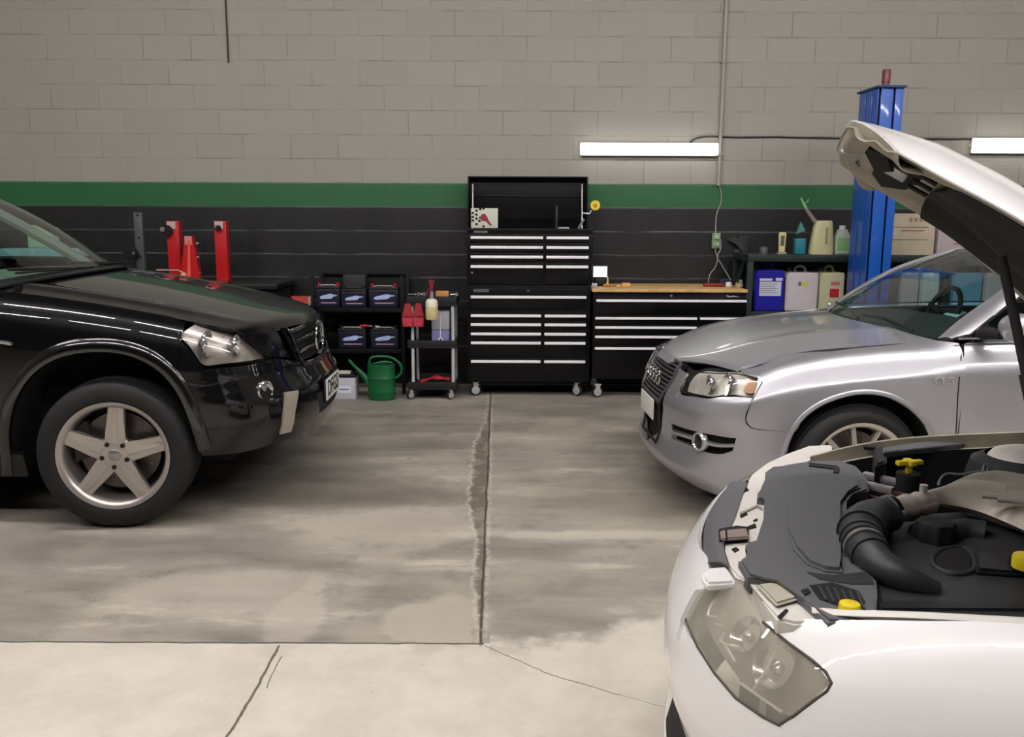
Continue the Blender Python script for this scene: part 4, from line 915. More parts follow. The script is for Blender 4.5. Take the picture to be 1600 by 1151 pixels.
# engine cover with sculpted oval and ridge
EC = [(1372, 905), (1373, 962), (1600, 966), (1720, 960), (1720, 850), (1640, 850), (1600, 836), (1540, 812), (1500, 798), (1450, 800), (1402, 812), (1385, 850), (1380, 880)]
bayplate('engine_cover', EC, .785, .10, bay_plastic, .01)
pts = [W.Cp(px, py, .80) for px, py in ((1458, 862), (1463, 878), (1490, 888), (1519, 884), (1521, 862), (1505, 847), (1478, 849))]
mb = MB(); mb.prism([(p[0], W.sg*p[1]) for p in pts], .77, .789, 'z', .004); mb.build('cover_recess', black_matt, wr)
mb = MB(); rimp = catmull(pts+[pts[0]], 40)[:-1]; mb.tube([W.L((p[0], p[1], .787)) for p in rimp], .006, 8, closed=True); mb.build('recess_rim', bay_plastic, wr)
pl_ = [(1522, 850), (1600, 842), (1720, 850), (1720, 895), (1600, 893), (1525, 888)]
bayplate('cover_pad', pl_, .80, .02, mat('engine cover dark', '#1d1e21', .45), .008)
bayplate('cover_step', [(1376, 938), (1720, 944), (1720, 952), (1376, 950)], .79, .008, mat('engine cover dark', '#1d1e21', .45), .003)
pts = [W.Cp(px, py, .80) for px, py in ((1430, 830), (1470, 828), (1505, 822), (1540, 826))]
mb = MB(); mb.tube([W.L((p[0], p[1], .785)) for p in catmull(pts, 16)], [.035]*16, 12); mb.build('cover_ridge', bay_plastic, wr)
def knob(name, px, py, c, r, h, m, nlobe=0):
    p = W.Cp(px, py, c); mb = MB(); prof = [(0, h), (r*.7, h), (r*.92, h*.92), (r, h*.7), (r, 0), (0, 0)]
    n = 36; mb.lathe(prof, W.L((p[0], p[1], c-h)), 'z', n)
    if nlobe:
        for v in mb.bm.verts:
            d = v.co - W.L((p[0], p[1], v.co.z)); rr = math.hypot(d.x, d.y)
            if rr > r*.8: f = 1+.06*cos(nlobe*atan2(d.y, d.x)); v.co.x = W.L((p[0], 0, 0)).x+d.x*f; v.co.y = W.sg*p[1]+d.y*f
    return mb.build(name, m, wr)
knob('oil_filler_cap', 1463, 812, .835, .046, .05, bay_black, 8)
knob('dipstick_base', 1463, 826, .80, .055, .03, bay_black)
ok = knob('washer_cap', 1328, 941, .825, .021, .02, yellow_plastic); ok['label'] = 'round yellow cap'
mb = MB(); p = W.Cp(1328, 958, .80); mb.box(-.016, -.012, -.02, .016, .012, .012, .003); mb.xf(Matrix.Translation(W.L((p[0], p[1], .80)))); mb.build('cap_neck', mat('grey nylon', '#8d8d90', .5), wr)
ok = knob('coolant_cap', 1606, 866, .84, .030, .03, yellow_plastic); ok['label'] = 'yellow cap'
knob('coolant_cap_base', 1606, 870, .82, .038, .03, bay_black)
mb = MB(); p = W.Cp(1421, 724, .86); o = W.L((p[0], p[1], .86)); mb.box(-.040, -.010, -.004, .040, .010, .010, .004).box(-.010, -.022, -.004, .014, .022, .012, .005).box(-.008, -.007, -.030, .008, .007, -.003, .003); mb.xf(Matrix.Translation(o) @ Matrix.Rotation(.5, 4, 'Z')); ok = mb.build('dipstick_handle', yellow_plastic, wr); ok['label'] = 'yellow T-shaped cap'
mb = MB(); mb.cyl(o+Vector((0, 0, -.14)), o+Vector((0, 0, -.028)), .034, 20); mb.build('reservoir', bay_black, wr)
# fuse and hose hardware ahead of the throttle
for i, (px, py, w_, l_) in enumerate(((1388, 750, .012, .075), (1372, 756, .014, .045), (1400, 762, .010, .05), (1384, 768, .008, .05))):
    p = W.Cp(px, py, .80); mb = MB(); mb.box(-l_, -w_, -.01, l_, w_, .01, .004); mb.xf(Matrix.Translation(W.L((p[0], p[1], .80-.01*i))) @ Matrix.Rotation(-.48, 4, 'Z')); mb.build('bracket_strip', mat('silver bracket', '#b9b3b6', .35, .6) if i < 2 else mat('rust red bracket', '#4a2524', .6), wr)
# intake hose, throttle body, manifold
def pathW(px, cs): return [W.Cp(x, y, c) for (x, y), c in zip(px, cs)]
hosep = pathW([(1392, 803), (1366, 808), (1350, 820), (1346, 840), (1356, 862), (1378, 884), (1412, 902), (1462, 922)], [.83, .83, .83, .828, .825, .82, .808, .785])
H = catmull(hosep, 40); rr = [.042+.010*math.exp(-((i-12)/8)**2) if i < 24 else .044-.022*((i-24)/15) for i in range(40)]
mb = MB(); mb.tube([W.L(p) for p in H], rr, 20); mb.build('intake_hose', bay_plastic, wr)
for k, m_ in ((14, mat('hose clamp dark', '#26282a', .35)), (22, steel)):
    mb = MB(); mb.tube([W.L(p) for p in H[k:k+2]], rr[k]+.005, 24); mb.build('hose_clamp', m_, wr)
for k in (18, 20, 25):
    mb = MB(); mb.tube([W.L(p) for p in H[k:k+2]], rr[k]+.003, 24); mb.build('hose_rib', bay_plastic, wr)
alu = mat('cast aluminium', '#a9a296', .5, .35, noise=.12, nscale=8, bump=.1, bscale=120)
thp = pathW([(1388, 800), (1400, 797), (1418, 793), (1440, 787), (1452, 785)], [.835, .837, .84, .845, .845])
mb = MB(); q = [W.L(p) for p in catmull(thp, 12)]; mb.tube(q, [.036, .040, .036, .033, .033, .036, .033, .030, .034, .030, .030, .030], 22); mb.build('throttle_body', mat('bright aluminium', '#c4bab6', .35, .5), wr)
mb = MB(); mb.tube(q[:2], .043, 24); mb.build('hose_clamp', chrome, wr)
mb = MB(); p = q[9]; mb.cyl(p+Vector((0, 0, .01)), p+Vector((0, 0, .05)), .010, 12); mb.build('throttle_sensor', mat('bright aluminium', '#c4bab6', .35, .5), wr)
mb = MB()
G = []
for (x, yt, yb, ct, ce) in ((1448, 770, 799, .868, .84), (1470, 767, 796, .868, .835), (1500, 752, 800, .872, .83), (1530, 741, 808, .875, .825), (1565, 740, 822, .878, .82), (1600, 745, 838, .88, .82), (1650, 750, 858, .88, .82), (1720, 758, 880, .88, .82)):
    T = np.array(W.Cp(x, yt, ce+.01)); Bq = np.array(W.Cp(x, yb, ce-.015)); r = []
    wd = (x-1448)/270; dip = .022*min(1, max(0, (x-1490)/60))
    for u in np.linspace(0, 1, 15):
        p = T*(1-u)+Bq*u; p[2] = ce-.01+(ct-ce)*sin(pi*u)**.6+.01 - dip*math.exp(-((u-.42)/.13)**2)*1.3; r.append(tuple(p))
    G.append(r)
G = loft3(G, 24, 5); W.shell(mb, G, .03, (0, 0, 1)); mb.build('intake_manifold', alu, wr)
for px, py in ((1556, 772), (1580, 778), (1592, 760)):
    p = W.Cp(px, py, .878); mb = MB(); mb.tube([W.L((p[0]-.03, p[1], .872)), W.L((p[0]+.03, p[1]+.01, .875))], .008, 8); mb.build('manifold_lug', mat('bright aluminium', '#c4bab6', .35, .5), wr)
# wires, pipes, strut top
for j, pth in enumerate(([(1536, 738), (1540, 724), (1552, 719), (1568, 722), (1590, 733)], [(1541, 740), (1546, 729), (1560, 724), (1575, 727), (1598, 737)], [(1466, 757), (1481, 740), (1500, 741), (1520, 738), (1545, 736)], [(1546, 742), (1552, 733), (1566, 730), (1584, 735)])):
    mb = MB(); mb.tube([W.L(p) for p in catmull([W.Cp(x, y, .86-.005*j) for x, y in pth], 20)], .0035, 6); mb.build('wire', mat('grey wire', '#6f7172', .5), wr)
p = W.Cp(1604, 700, .90); mb = MB(); mb.lathe([(0, .0), (.05, .0), (.085, -.012), (.10, -.03), (.11, -.06), (.12, -.18)], W.L((p[0], p[1], .90)), 'z', 36); mb.build('strut_tower', white_bay, wr)
mb = MB(); mb.lathe([(.10, -.02), (.135, -.04), (.15, -.10), (.15, -.2)], W.L((p[0]-.01, p[1]+.01, .90)), 'z', 36); mb.build('strut_surround', mat('grey rubber', '#2c2d2f', .6), wr)
bayplate('grey_rail', [(1380, 706), (1440, 699), (1540, 690), (1560, 684), (1545, 683), (1440, 690), (1380, 698)], .86, .02, mat('grey trim rail', '#55555a', .5), .003)
bayplate('fuse_box', [(1365, 698), (1385, 696), (1386, 720), (1368, 726)], .85, .08, bay_black, .006)
# cowl and hinge side
W.shell(MB(), loft3([[(1.36, -.72, .93), (1.33, 0, .95), (1.36, .72, .93)], [(1.5, -.72, .95), (1.46, 0, .975), (1.5, .72, .95)]], 20, 4), .01, (0, 0, 1)).build('cowl', dark_plastic, wr)
# raised bonnet
EP = catmull([(.385, 1.733), (.455, 1.690), (.54, 1.638), (.64, 1.580), (.72, 1.527), (.82, 1.445), (.92, 1.36), (1.02, 1.265), (1.12, 1.155), (1.20, 1.05), (1.24, .98)], 60)
TG = np.gradient(EP, axis=0); TG /= np.linalg.norm(TG, axis=1, keepdims=True); NR = np.stack([-TG[:, 1], TG[:, 0]], 1)
hwid = Fn([(0, .60), (.12, .64), (.3, .675), (.6, .70), (1, .715)])
def bonnet(uu, vv, out=0.):
    v0 = .085*max(0, (abs(uu)-.55)/.45)**2; vv = v0+(1-v0)*vv
    i = vv*59; e = [np.interp(i, range(60), EP[:, k]) for k in (0, 1)]; n = [np.interp(i, range(60), NR[:, k]) for k in (0, 1)]; t = [np.interp(i, range(60), TG[:, k]) for k in (0, 1)]
    full = .088*(min(1, (vv/.15))**.7*.60+.40); cr = full*(1-abs(uu)**3.2)
    cr += .008*math.exp(-((abs(uu)-.66)/.05)**2)*min(1, vv*4)
    fwd = .008*(1-abs(uu)**2)*max(0, 1-vv*2.2)
    return (e[0]+n[0]*(cr+out)-t[0]*fwd, uu*float(hwid(vv)), e[1]+n[1]*(cr+out)-t[1]*fwd)
vv_ = np.concatenate([[0, .008, .02, .04], np.linspace(.07, 1, 44)])
G = [[bonnet(x, y) for x in np.linspace(-1, 1, 71)] for y in vv_]
ho = W.shell(MB(), G, .003, (1, 0, 1)).build('hood', white_paint, wr)
def inner(u0, u1, v0, v1, out, nu=30, nv=30, fn=None):
    return [[bonnet(x, y, out+(fn(x, y) if fn else 0)) for x in np.linspace(u0, u1, nu)] for y in np.linspace(v0, v1, nv)]
G = []
for y in np.linspace(.002, .99, 50):
    row = []
    for x in np.linspace(-1, 1, 100):
        au = abs(x); sg_ = 1 if x >= 0 else -1
        if au > .95: f = (au-.95)/.05; ue = .962+.036*f; o_ = -.016*(1-f)-.003*f
        else: ue = .962*au/.95; o_ = -.016-.014*max(0, 1-((au-.80)/.08)**2)
        row.append(bonnet(sg_*ue, y, o_-.014*max(0, 1-((y-.10)/.09)**2)*(au < .9)))
    G.append(row)
W.shell(MB(), G, .003, (-1, 0, -1)).build('hood_frame', dirty_white, ho)
G = inner(-.86, .86, .24, .985, -.038, 40, 30, lambda u, v: .008*sin(9*u)*sin(8*v)-.012*(1-abs(u)**4)*(1-abs(2*v-1.2)**2))
W.shell(MB(), G, .006, (-1, 0, -1)).build('hood_liner', mat('black felt liner', '#19191b', .95, bump=.3, bscale=40), ho)
mb = MB()
edge = [bonnet(x, 0, -.012) for x in np.linspace(-1, 1, 40)]; tip = [bonnet(x, 0) for x in np.linspace(-1, 1, 40)]
fold = [(p[0]+.006, p[1], p[2]-.045+.015*abs(x)) for p, x in zip(tip, np.linspace(-1, 1, 40))]
W.shell(mb, loft3([tip, fold, [(p[0]+.04, p[1], p[2]-.012) for p in fold]], 40, 4), .003, (-1, 0, 0)).build('hood_front_fold', dirty_white, ho)
def bq(u, v, d): return W.L(bonnet(u, v, -d))
mb = MB(); mb.prism([(-.05, -.07), (.0, -.09), (.05, -.06), (.075, 0), (.06, .07), (0, .11), (-.045, .08), (-.03, 0)], -.01, .012, 'z', .004)
Mh = Matrix.Translation(bq(.02, .12, .052)+Vector((.01, 0, 0))) @ Matrix.Rotation(radians(30), 4, 'Y') @ Matrix.Rotation(radians(-34), 4, 'X') @ Matrix.Scale(.85, 4); mb.xf(Mh); lo = mb.build('latch_plate', bay_black, ho)
mb = MB(); mb.prism([(-.10, -.035), (-.02, -.05), (.02, 0), (-.02, .04)], -.016, -.004, 'z', .003); mb.xf(Mh @ Matrix.Translation((-.02, 0, -.015))); mb.build('latch_tongue', bay_black, lo)
mb = MB(); mb.box(-.035, -.02, -.024, .035, .02, -.008, .006); mb.xf(Mh @ Matrix.Translation((.005, .01, 0))); mb.build('latch_catch', steel, lo)
for k in range(4):
    mb = MB(); mb.box(-.03, -.006, -.004, .03, .006, .004, .002); mb.xf(Mh @ Matrix.Translation((.085, -.05+.03*k, -.012))); mb.build('latch_tooth', bay_black, lo)
mb = MB(); mb.lathe([(.014, -.004), (.03, -.004), (.032, .006), (.014, .006)], (0, 0, 0), 'z', 24, closed=True); mb.xf(Matrix.Translation(bq(.28, .13, .036)) @ Matrix.Rotation(radians(30), 4, 'Y')); mb.build('hood_bump_stop', dirty_white, ho)
for (u_, v_, l_) in ((-.55, .16, .05), (.45, .10, .05), (.62, .20, .06)):
    mb = MB(); mb.box(-l_, -.007, -.003, l_, .007, .003); mb.xf(Matrix.Translation(bq(u_, v_, .031)) @ Matrix.Rotation(radians(30), 4, 'Y')); mb.build('frame_slot', black_matt, ho)
mb = MB(); mb.tube([bq(-.1, .03, .03), bq(-.1, .02, .05)], .006, 8); mb.build('safety_hook', mat('white hook', '#d9d6d0', .4), ho)
for sgn in (1, -1):
    g0 = W.L((.60, sgn*.60, 1.53)); g1 = W.L((.98, sgn*.66, .90)) if sgn < 0 else None
a_ = W.Bp(1573, 440, .60); b_ = W.Bp(1607, 600, .64); a2 = tuple(np.array(a_)+(np.array(a_)-np.array(b_))*.25); b2_ = tuple(np.array(a_)+(np.array(b_)-np.array(a_))*3.0)
for sgn in (1,):
    f = lambda p: W.L((p[0], sgn*p[1], p[2]))
    m_ = tuple(np.array(a_)+(np.array(b_)-np.array(a_))*.9)
    mb = MB(); mb.tube([f(a2), f(m_)], .0085, 10); mb.build('gas_strut_rod', black_matt, wr); mb = MB(); mb.tube([f(m_), f(b2_)], .0125, 12); mb.build('gas_strut', black_matt, wr)
mb = MB(); mb.box(.32, -.52, .2, 3.2, .52, .29); mb.build('underbody', black_matt, wr, smooth=False)
G = W.loft([[('a', 3.0, .96), ('a', rear+.006, .94)], [('a', 3.0, .25), ('a', rear+.006, .25)]], 20, 16); W.panel('door', [G], white_paint, wr, .01)
for a_, b_ in ((.90, .75), (.90, -.75), (3.5, .75), (3.5, -.75)):
    wheel(wr, W.L((a_, b_, .328)), (0, 0, pi if b_ > 0 else 0), .326, .225, .238, 10, .014, .15)
# ================================================================== THINGS ALONG THE BACK WALL
ZF = FLOOR_BACK
def wp(px, py, Y): return atY(px, py, Y)
def span(px0, py0, px1, py1, Y):
    a = atY(px0, (py0+py1)/2, Y); b = atY(px1, (py0+py1)/2, Y); m = (px0+px1)/2
    return a.x, b.x, atY(m, py1, Y).z, atY(m, py0, Y).z      # x0, x1, z0, z1
def slot(parent_loc, mb, x0, x1, z0, z1, y0, y1, bev=.002):
    L = parent_loc; return mb.box(x0-L[0], y0-L[1], z0-L[2], x1-L[0], y1-L[1], z1-L[2], bev)
def caster(parent, x, y, z0, R=.045, m=None, ang=.3):       # wheel bottom at z0, local coords
    c = bpy.data.objects.new('caster', None); COL.objects.link(c); c.parent = parent; c.location = (x, y, z0); c.rotation_euler = (0, 0, ang)
    MB().lathe([(R*.45, -.013), (R*.9, -.014), (R, -.008), (R, .008), (R*.9, .014), (R*.45, .013)], (0, 0, R), 'y', 28, closed=True).build('caster_wheel', rubber, c)
    mb = MB(); mb.lathe([(0, -.016), (R*.7, -.016), (R*.8, -.010), (R*.8, .010), (R*.7, .016), (0, .016)], (0, 0, R), 'y', 24); mb.build('caster_hub', m or steel, c)
    MB().box(-R*.42, -.022, R*.8, R*.42, -.018, R*2.35, .002).box(-R*.42, .018, R*.8, R*.42, .022, R*2.35, .002).box(-R*.6, -.024, R*2.3, R*.6, .024, R*2.5, .002).build('caster_fork', m or steel, c)
    return c
def drawer(parent, L, x0, x1, z0, z1, y, hz, hh=.022, m=None):
    """drawer front with a full-width handle strip centred at height hz"""
    mb = MB(); slot(L, mb, x0, x1, z0, z1, y-.012, y+.02, .003); d = mb.build('drawer', m or cabinet_black, parent)
    mb = MB(); slot(L, mb, x0+.004, x1-.004, hz-hh/2, hz+hh/2, y-.030, y-.012, .004); mb.build('drawer_handle', handle_alu, d)
    return d
YC = 7.25
# ---- roller cabinet
x0, x1, z0, z1 = span(731.5, 446, 922, 596, YC); L = ((x0+x1)/2, YC, ZF)
t = thing('roller_cabinet', 'black roller tool cabinet with bright drawer handles, under the open tool chest', 'tool cabinet', L)
mb = MB(); slot(L, mb, x0, x1, z0, z1, YC, YC+.47, .006); mb.build('body', cabinet_black, t)
def rz(py, Y=YC, px=830): return atY(px, py, Y).z
def rx(px, Y=YC, py=500): return atY(px, py, Y).x
drawer(t, L, rx(735), rx(916), rz(482), rz(451), YC, rz(463.8))
rows = [(492.9, 487, 500), (506.7, 500.5, 514), (521.3, 514.5, 528), (535.3, 528.5, 557), (564.1, 557.5, 589)]
for hy, ty, by in rows:
    drawer(t, L, rx(735), rx(846), rz(by-.5), rz(ty), YC, rz(hy)); drawer(t, L, rx(850), rx(916), rz(by-.5), rz(ty), YC, rz(hy))
mb = MB(); slot(L, mb, rx(740), rx(764), rz(456.5), rz(451.8), YC-.016, YC-.010, .001); mb.build('name_badge', mat('worn silver badge', '#6c6c6e', .4, .6), t)
mb = MB(); mb.cyl((rx(825)-L[0], -.018, rz(454)-L[2]), (rx(825)-L[0], -.005, rz(454)-L[2]), .008, 14); mb.build('lock', steel, t)
mb = MB(); slot(L, mb, x0+.01, x1-.01, z0-.035, z0-.001, YC+.05, YC+.44, .003); mb.build('plinth', black_matt, t)
for cx_ in (rx(738.5, YC, 610)+.02, rx(902.5, YC, 610)): 
    for cy_ in (.06, .40): caster(t, cx_-L[0], cy_, 0, .047, mat('grey caster', '#c4c4c4', .4, .5), .3 if cx_ < L[0] else -.7)
# ---- top chest with lid up
x0, x1, z0, z1 = span(729.5, 357, 926, 445.5, YC); zt = z1; L2 = ((x0+x1)/2, YC, z0)
t = thing('tool_chest', 'black top tool chest with its lid up, standing on the roller cabinet', 'tool chest', L2)
mb = MB(); slot(L2, mb, x0, x1, z0+.001, z1-.05, YC+.005, YC+.44, .005); mb.build('body', cabinet_black, t)
mb = MB(); slot(L2, mb, x0, x1, z1-.05, z1, YC+.005, YC+.02, .002); slot(L2, mb, x0, x0+.012, z1-.05, z1, YC+.021, YC+.44, .002); slot(L2, mb, x1-.012, x1, z1-.05, z1, YC+.021, YC+.44, .002); slot(L2, mb, x0, x1, z1-.05, z1+.03, YC+.441, YC+.455, .002); mb.build('tray_rim', cabinet_black, t)
for hy, ty, by in ((371.2, 366, 379), (386.3, 380, 394), (401.3, 395, 409), (416.4, 410, 443)):
    drawer(t, L2, rx(735), rx(848), rz(by-.5), rz(ty), YC, rz(hy)); drawer(t, L2, rx(851.5), rx(918), rz(by-.5), rz(ty), YC, rz(hy))
mb = MB(); slot(L2, mb, rx(741), rx(762), rz(364.6), rz(360.6), YC-.004, YC+.004, .001); mb.build('name_badge', MATS['worn silver badge'], t)
mb = MB(); mb.cyl((rx(738)-L2[0], -.02, rz(426)-L2[2]), (rx(738)-L2[0], -.01, rz(426)-L2[2]), .009, 14); mb.build('lock', steel, t)
YL = YC+.42
a0 = wp(731.7, 355, YL); a1 = wp(917.7, 276.5, YL)
lb = MB(); slot(L2, lb, a0.x, a1.x, a0.z, a1.z, YL, YL+.02, .003); slot(L2, lb, a0.x, a0.x+.012, a0.z+.02, a1.z, YL-.10, YL-.0005, .002); slot(L2, lb, a1.x-.012, a1.x, a0.z+.02, a1.z, YL-.10, YL-.0005, .002); slot(L2, lb, a0.x+.0125, a1.x-.0125, a1.z-.012, a1.z, YL-.10, YL-.0005, .002)
zl = wp(825, 306.6, YL).z; slot(L2, lb, a0.x+.05, a1.x-.05, zl-.004, zl+.004, YL-.012, YL-.0005, .002); lid = lb.build('lid', cabinet_black, t)
for pxs in (738.7, 909.5):
    p = wp(pxs, 287.8, YL-.10); q = wp(pxs, 354, YC+.2); mb = MB(); mb.tube([Vector(p)-Vector(L2), Vector((q.x, q.y, zt-.01))-Vector(L2)], .006, 8); mb.build('lid_stay', steel, t)
mb = MB(); mb.prism([(0, 0), (.02, 0), (.06, .07), (.045, .08)], -.004, .004, 'y'); mb.xf(Matrix.Translation(Vector((rx(901)-L2[0], .1, zt-L2[2]+.002)))); mb.build('lid_bracket', steel, t)
mb = MB(); slot(L2, mb, rx(865, YC+.3), rx(867, YC+.3), zt, wp(866, 322, YC+.3).z, YC+.1, YC+.3, .001); mb.build('divider', mat('grey divider', '#3a3a3c', .5), t)
# things on and by the chest
Yb = YC+.12; a = wp(736, 355.5, Yb); b = wp(778, 324.7, Yb); Lk = ((a.x+b.x)/2, Yb, zt+.001)
w_, h_ = b.x-a.x, b.z-a.z
t = thing('calendar_card', 'white calendar card with chequered flag and red figure, in the lid of the tool chest', 'calendar', Lk)
mb = MB(); mb.box(-w_/2, 0, 0, w_/2, .012, h_, .001); card = mb.build('card', mat('calendar paper', '#c9c9bd', .7), t)
for (u, v) in ((.02, .70), (.16, .82), (.16, .62), (.02, .50), (.30, .90), (.42, .93), (.16, .42), (.02, .32), (.27, .30), (.16, .14), (.30, .46), (.42, .02), (.40, .60)):
    mb = MB(); mb.box(-w_/2+u*w_, -.0015, v*h_, -w_/2+(u+.09)*w_, -.0002, min(h_, (v+.11)*h_)); mb.build('chequer', black_matt, card)
mb = MB(); mb.prism([(-.10*w_, .70*h_), (.02*w_, .72*h_), (.10*w_, .58*h_), (.16*w_, .38*h_), (.28*w_, .14*h_), (.22*w_, .10*h_), (.06*w_, .34*h_), (-.10*w_, .36*h_), (-.16*w_, .50*h_)], -.0018, -.0002, 'y'); mb.build('red_figure', mat('calendar red', '#8d2c38', .6), card)
p = wp(875, 352, YC+.2); t = tag(MB().box(-.045, -.02, 0, .045, .02, .022, .005).build('sponge_block', mat('white foam', '#b9b9b4', .8), loc=(p.x+.03, YC+.2, zt-.012)), 'small white block lying in the open tool chest, right of the divider', 'block')
Yh = YC+.30
p = wp(930, 321, Yh); t = thing('tape_reel', 'yellow round reel hanging on an arm at the right edge of the tool chest', 'reel', (p.x, p.y, p.z))
MB().lathe([(0, -.012), (.018, -.014), (.038, -.012), (.042, 0), (.038, .012), (0, .012)], (0, 0, 0), 'y', 30).build('reel_body', mat('reel yellow', '#e5cf3c', .4), t)
MB().lathe([(0, -.018), (.012, -.018), (.018, -.0145), (0, -.0145)], (0, 0, 0), 'y', 20).build('reel_hub', mat('reel orange', '#b58a1c', .4), t)
q = wp(910, 333, Yh); r_ = wp(921, 336, Yh)
MB().tube([Vector((q.x-p.x, 0, q.z-p.z)), Vector((r_.x-p.x, 0, r_.z-p.z+.01)), Vector((r_.x-p.x+.01, 0, r_.z-p.z+.03)), Vector((-.02, 0.005, -.035))], .008, 8).build('hook_arm', steel, t)
# ---- wide rolling workbench
YB = 7.20
xb0, xb1 = wp(927, 470, YB).x, wp(1166, 470, YB).x; zt_b = wp(1040, 456.3, YB).z
LB = ((xb0+xb1)/2, YB, ZF)
t = thing('rolling_workbench', 'wide black drawer workbench on wheels with a wooden top', 'workbench', LB)
mb = MB(); slot(LB, mb, xb0, xb1, wp(1040, 592, YB).z, zt_b, YB, YB+.50, .006); mb.build('body', cabinet_black, t)
mb = MB(); slot(LB, mb, wp(925, 455, YB).x, wp(1167, 455, YB).x, zt_b+.0005, zt_b+.026, YB-.03, YB+.56, .006); mb.build('wooden_top', wood, t)
bx = lambda px: wp(px, 500, YB).x; bz = lambda py: wp(1040, py, YB).z
drawer(t, LB, bx(930), bx(1165), bz(491), bz(464), YB, bz(469.5), .02)
for hy, ty, by in ((497, 493, 507), (511.4, 507.5, 522), (526, 522.5, 539), (544, 540, 588)):
    drawer(t, LB, bx(929), bx(1089), bz(by-.5), bz(ty), YB, bz(hy), .02); drawer(t, LB, bx(1092), bx(1165), bz(by-.5), bz(ty), YB, bz(hy), .02)
mb = MB(); mb.cyl((bx(1047)-LB[0], -.02, bz(461.5)-LB[2]), (bx(1047)-LB[0], -.0, bz(461.5)-LB[2]), .010, 14); mb.build('lock', steel, t)
mb = MB(); mb.tube([(bx(1133.5)-LB[0], -.006, bz(461.5)-LB[2]), (bx(1138)-LB[0], -.006, bz(463.5)-LB[2]), (bx(1143)-LB[0], -.006, bz(462)-LB[2]), (bx(1152)-LB[0], -.006, bz(463)-LB[2])], [.009, .006, .005, .002], 8); mb.build('script_badge', steel, t)
for px_ in (934.5, 1160):
    for cy_ in (.06, .44): caster(t, wp(px_, 605, YB).x-LB[0], cy_, 0, .045, mat('grey caster', '#c4c4c4', .4, .5), .2)
zw = zt_b+.0275
# objects on the wooden top
Yd = YB+.26
p = wp(934, 440, Yd); t = thing('desk_screen', 'small white-lit screen on a black stand at the left end of the wooden bench top', 'screen', (p.x+.01, Yd, zw))
a = wp(926.5, 434, Yd); b = wp(948.5, 414.5, Yd)
mb = MB(); mb.box(a.x-p.x-.014, .0, a.z-zw, b.x-p.x, .02, b.z-zw, .003); scr = mb.build('casing', dark_plastic, t)
mb = MB(); mb.box(a.x-p.x-.008, -.002, a.z-zw+.008, b.x-p.x-.008, -.0002, b.z-zw-.008); mb.build('screen_panel', mat('screen white', '#eef1f6', .4, emis=.9), scr)
mb = MB(); mb.box(-.035, -.02, 0, .045, .05, .06, .006).box(-.02, .003, .055, .03, .018, a.z-zw+.002); mb.build('stand', dark_plastic, t)
p = wp(927, 439, Yd-.06); tag(MB().box(-.03, -.02, 0, .02, .02, .028, .006).build('white_adapter', mat('adapter white', '#c9cad2', .5), loc=(p.x+.01, Yd-.08, zw)), 'small pale adapter in front of the lit desk screen', 'adapter')
p = wp(948, 448, Yd-.05); t = thing('brush', 'small wooden brush with upright handle beside the lit desk screen', 'brush', (p.x, Yd-.08, zw))
MB().box(-.035, -.02, 0, .055, .02, .02, .008).build('head', mat('brown wood', '#a8762f', .5), t); MB().tube([(.0, 0, .018), (.005, 0, .05), (.0, 0, .085)], [.009, .007, .006], 8).build('handle', mat('pale wood', '#d9b878', .5), t)
p = wp(977, 447, Yd-.05); tag(MB().box(-.035, -.025, 0, .038, .025, .032, .010).build('wooden_block', mat('light pine', '#d8a964', .5, noise=.1), loc=(p.x, Yd-.08, zw)), 'square light wooden block on the bench top, left half', 'block')
p = wp(966, 448, Yd-.05); tag(MB().box(-.022, -.015, 0, .018, .015, .016, .006).build('wooden_wedge', mat('light pine', '#d8a964', .5), loc=(p.x, Yd-.08, zw)), 'small flat wooden offcut touching the square block on the bench', 'offcut')
p = wp(1115, 446, Yd); tag(MB().box(-.085, -.04, 0, .085, .04, .026, .008).build('red_tray', mat('red plastic', '#7d1d1c', .45), loc=(p.x, Yd, zw)), 'flat dark red case on the bench top below the white cords', 'case')
p = wp(1130, 441, Yd+.05); tag(MB().box(-.04, -.03, 0, .04, .03, .055, .010).build('purple_box', mat('dark purple', '#221744', .5), loc=(p.x+.02, Yd+.09, zw)), 'dark purple box behind the red case on the bench', 'box')
p = wp(1137, 446, Yd); t = tag(MB().lathe([(0, 0), (.022, 0), (.028, .015), (.022, .036), (0, .042)], n=20).build('white_cup', mat('white plastic', '#e8e4e4', .4), loc=(p.x+.0, Yd-.03, zw)), 'small white round cap on the bench, left of the clear jar', 'cap')
p = wp(1154, 446, Yd); t = thing('jar', 'small pale clear jar at the right end of the wooden bench top', 'jar', (p.x, Yd-.02, zw))
MB().lathe([(0, 0), (.030, 0), (.032, .01), (.030, .03), (.024, .035), (0, .035)], n=24).build('jar_body', mat('pale green glass', '#b6b48a', .2, spec=.6), t); MB().lathe([(0, .0355), (.026, .0355), (.026, .056), (0, .056)], n=24).build('lid', mat('milky lid', '#c4cbb5', .4), t)
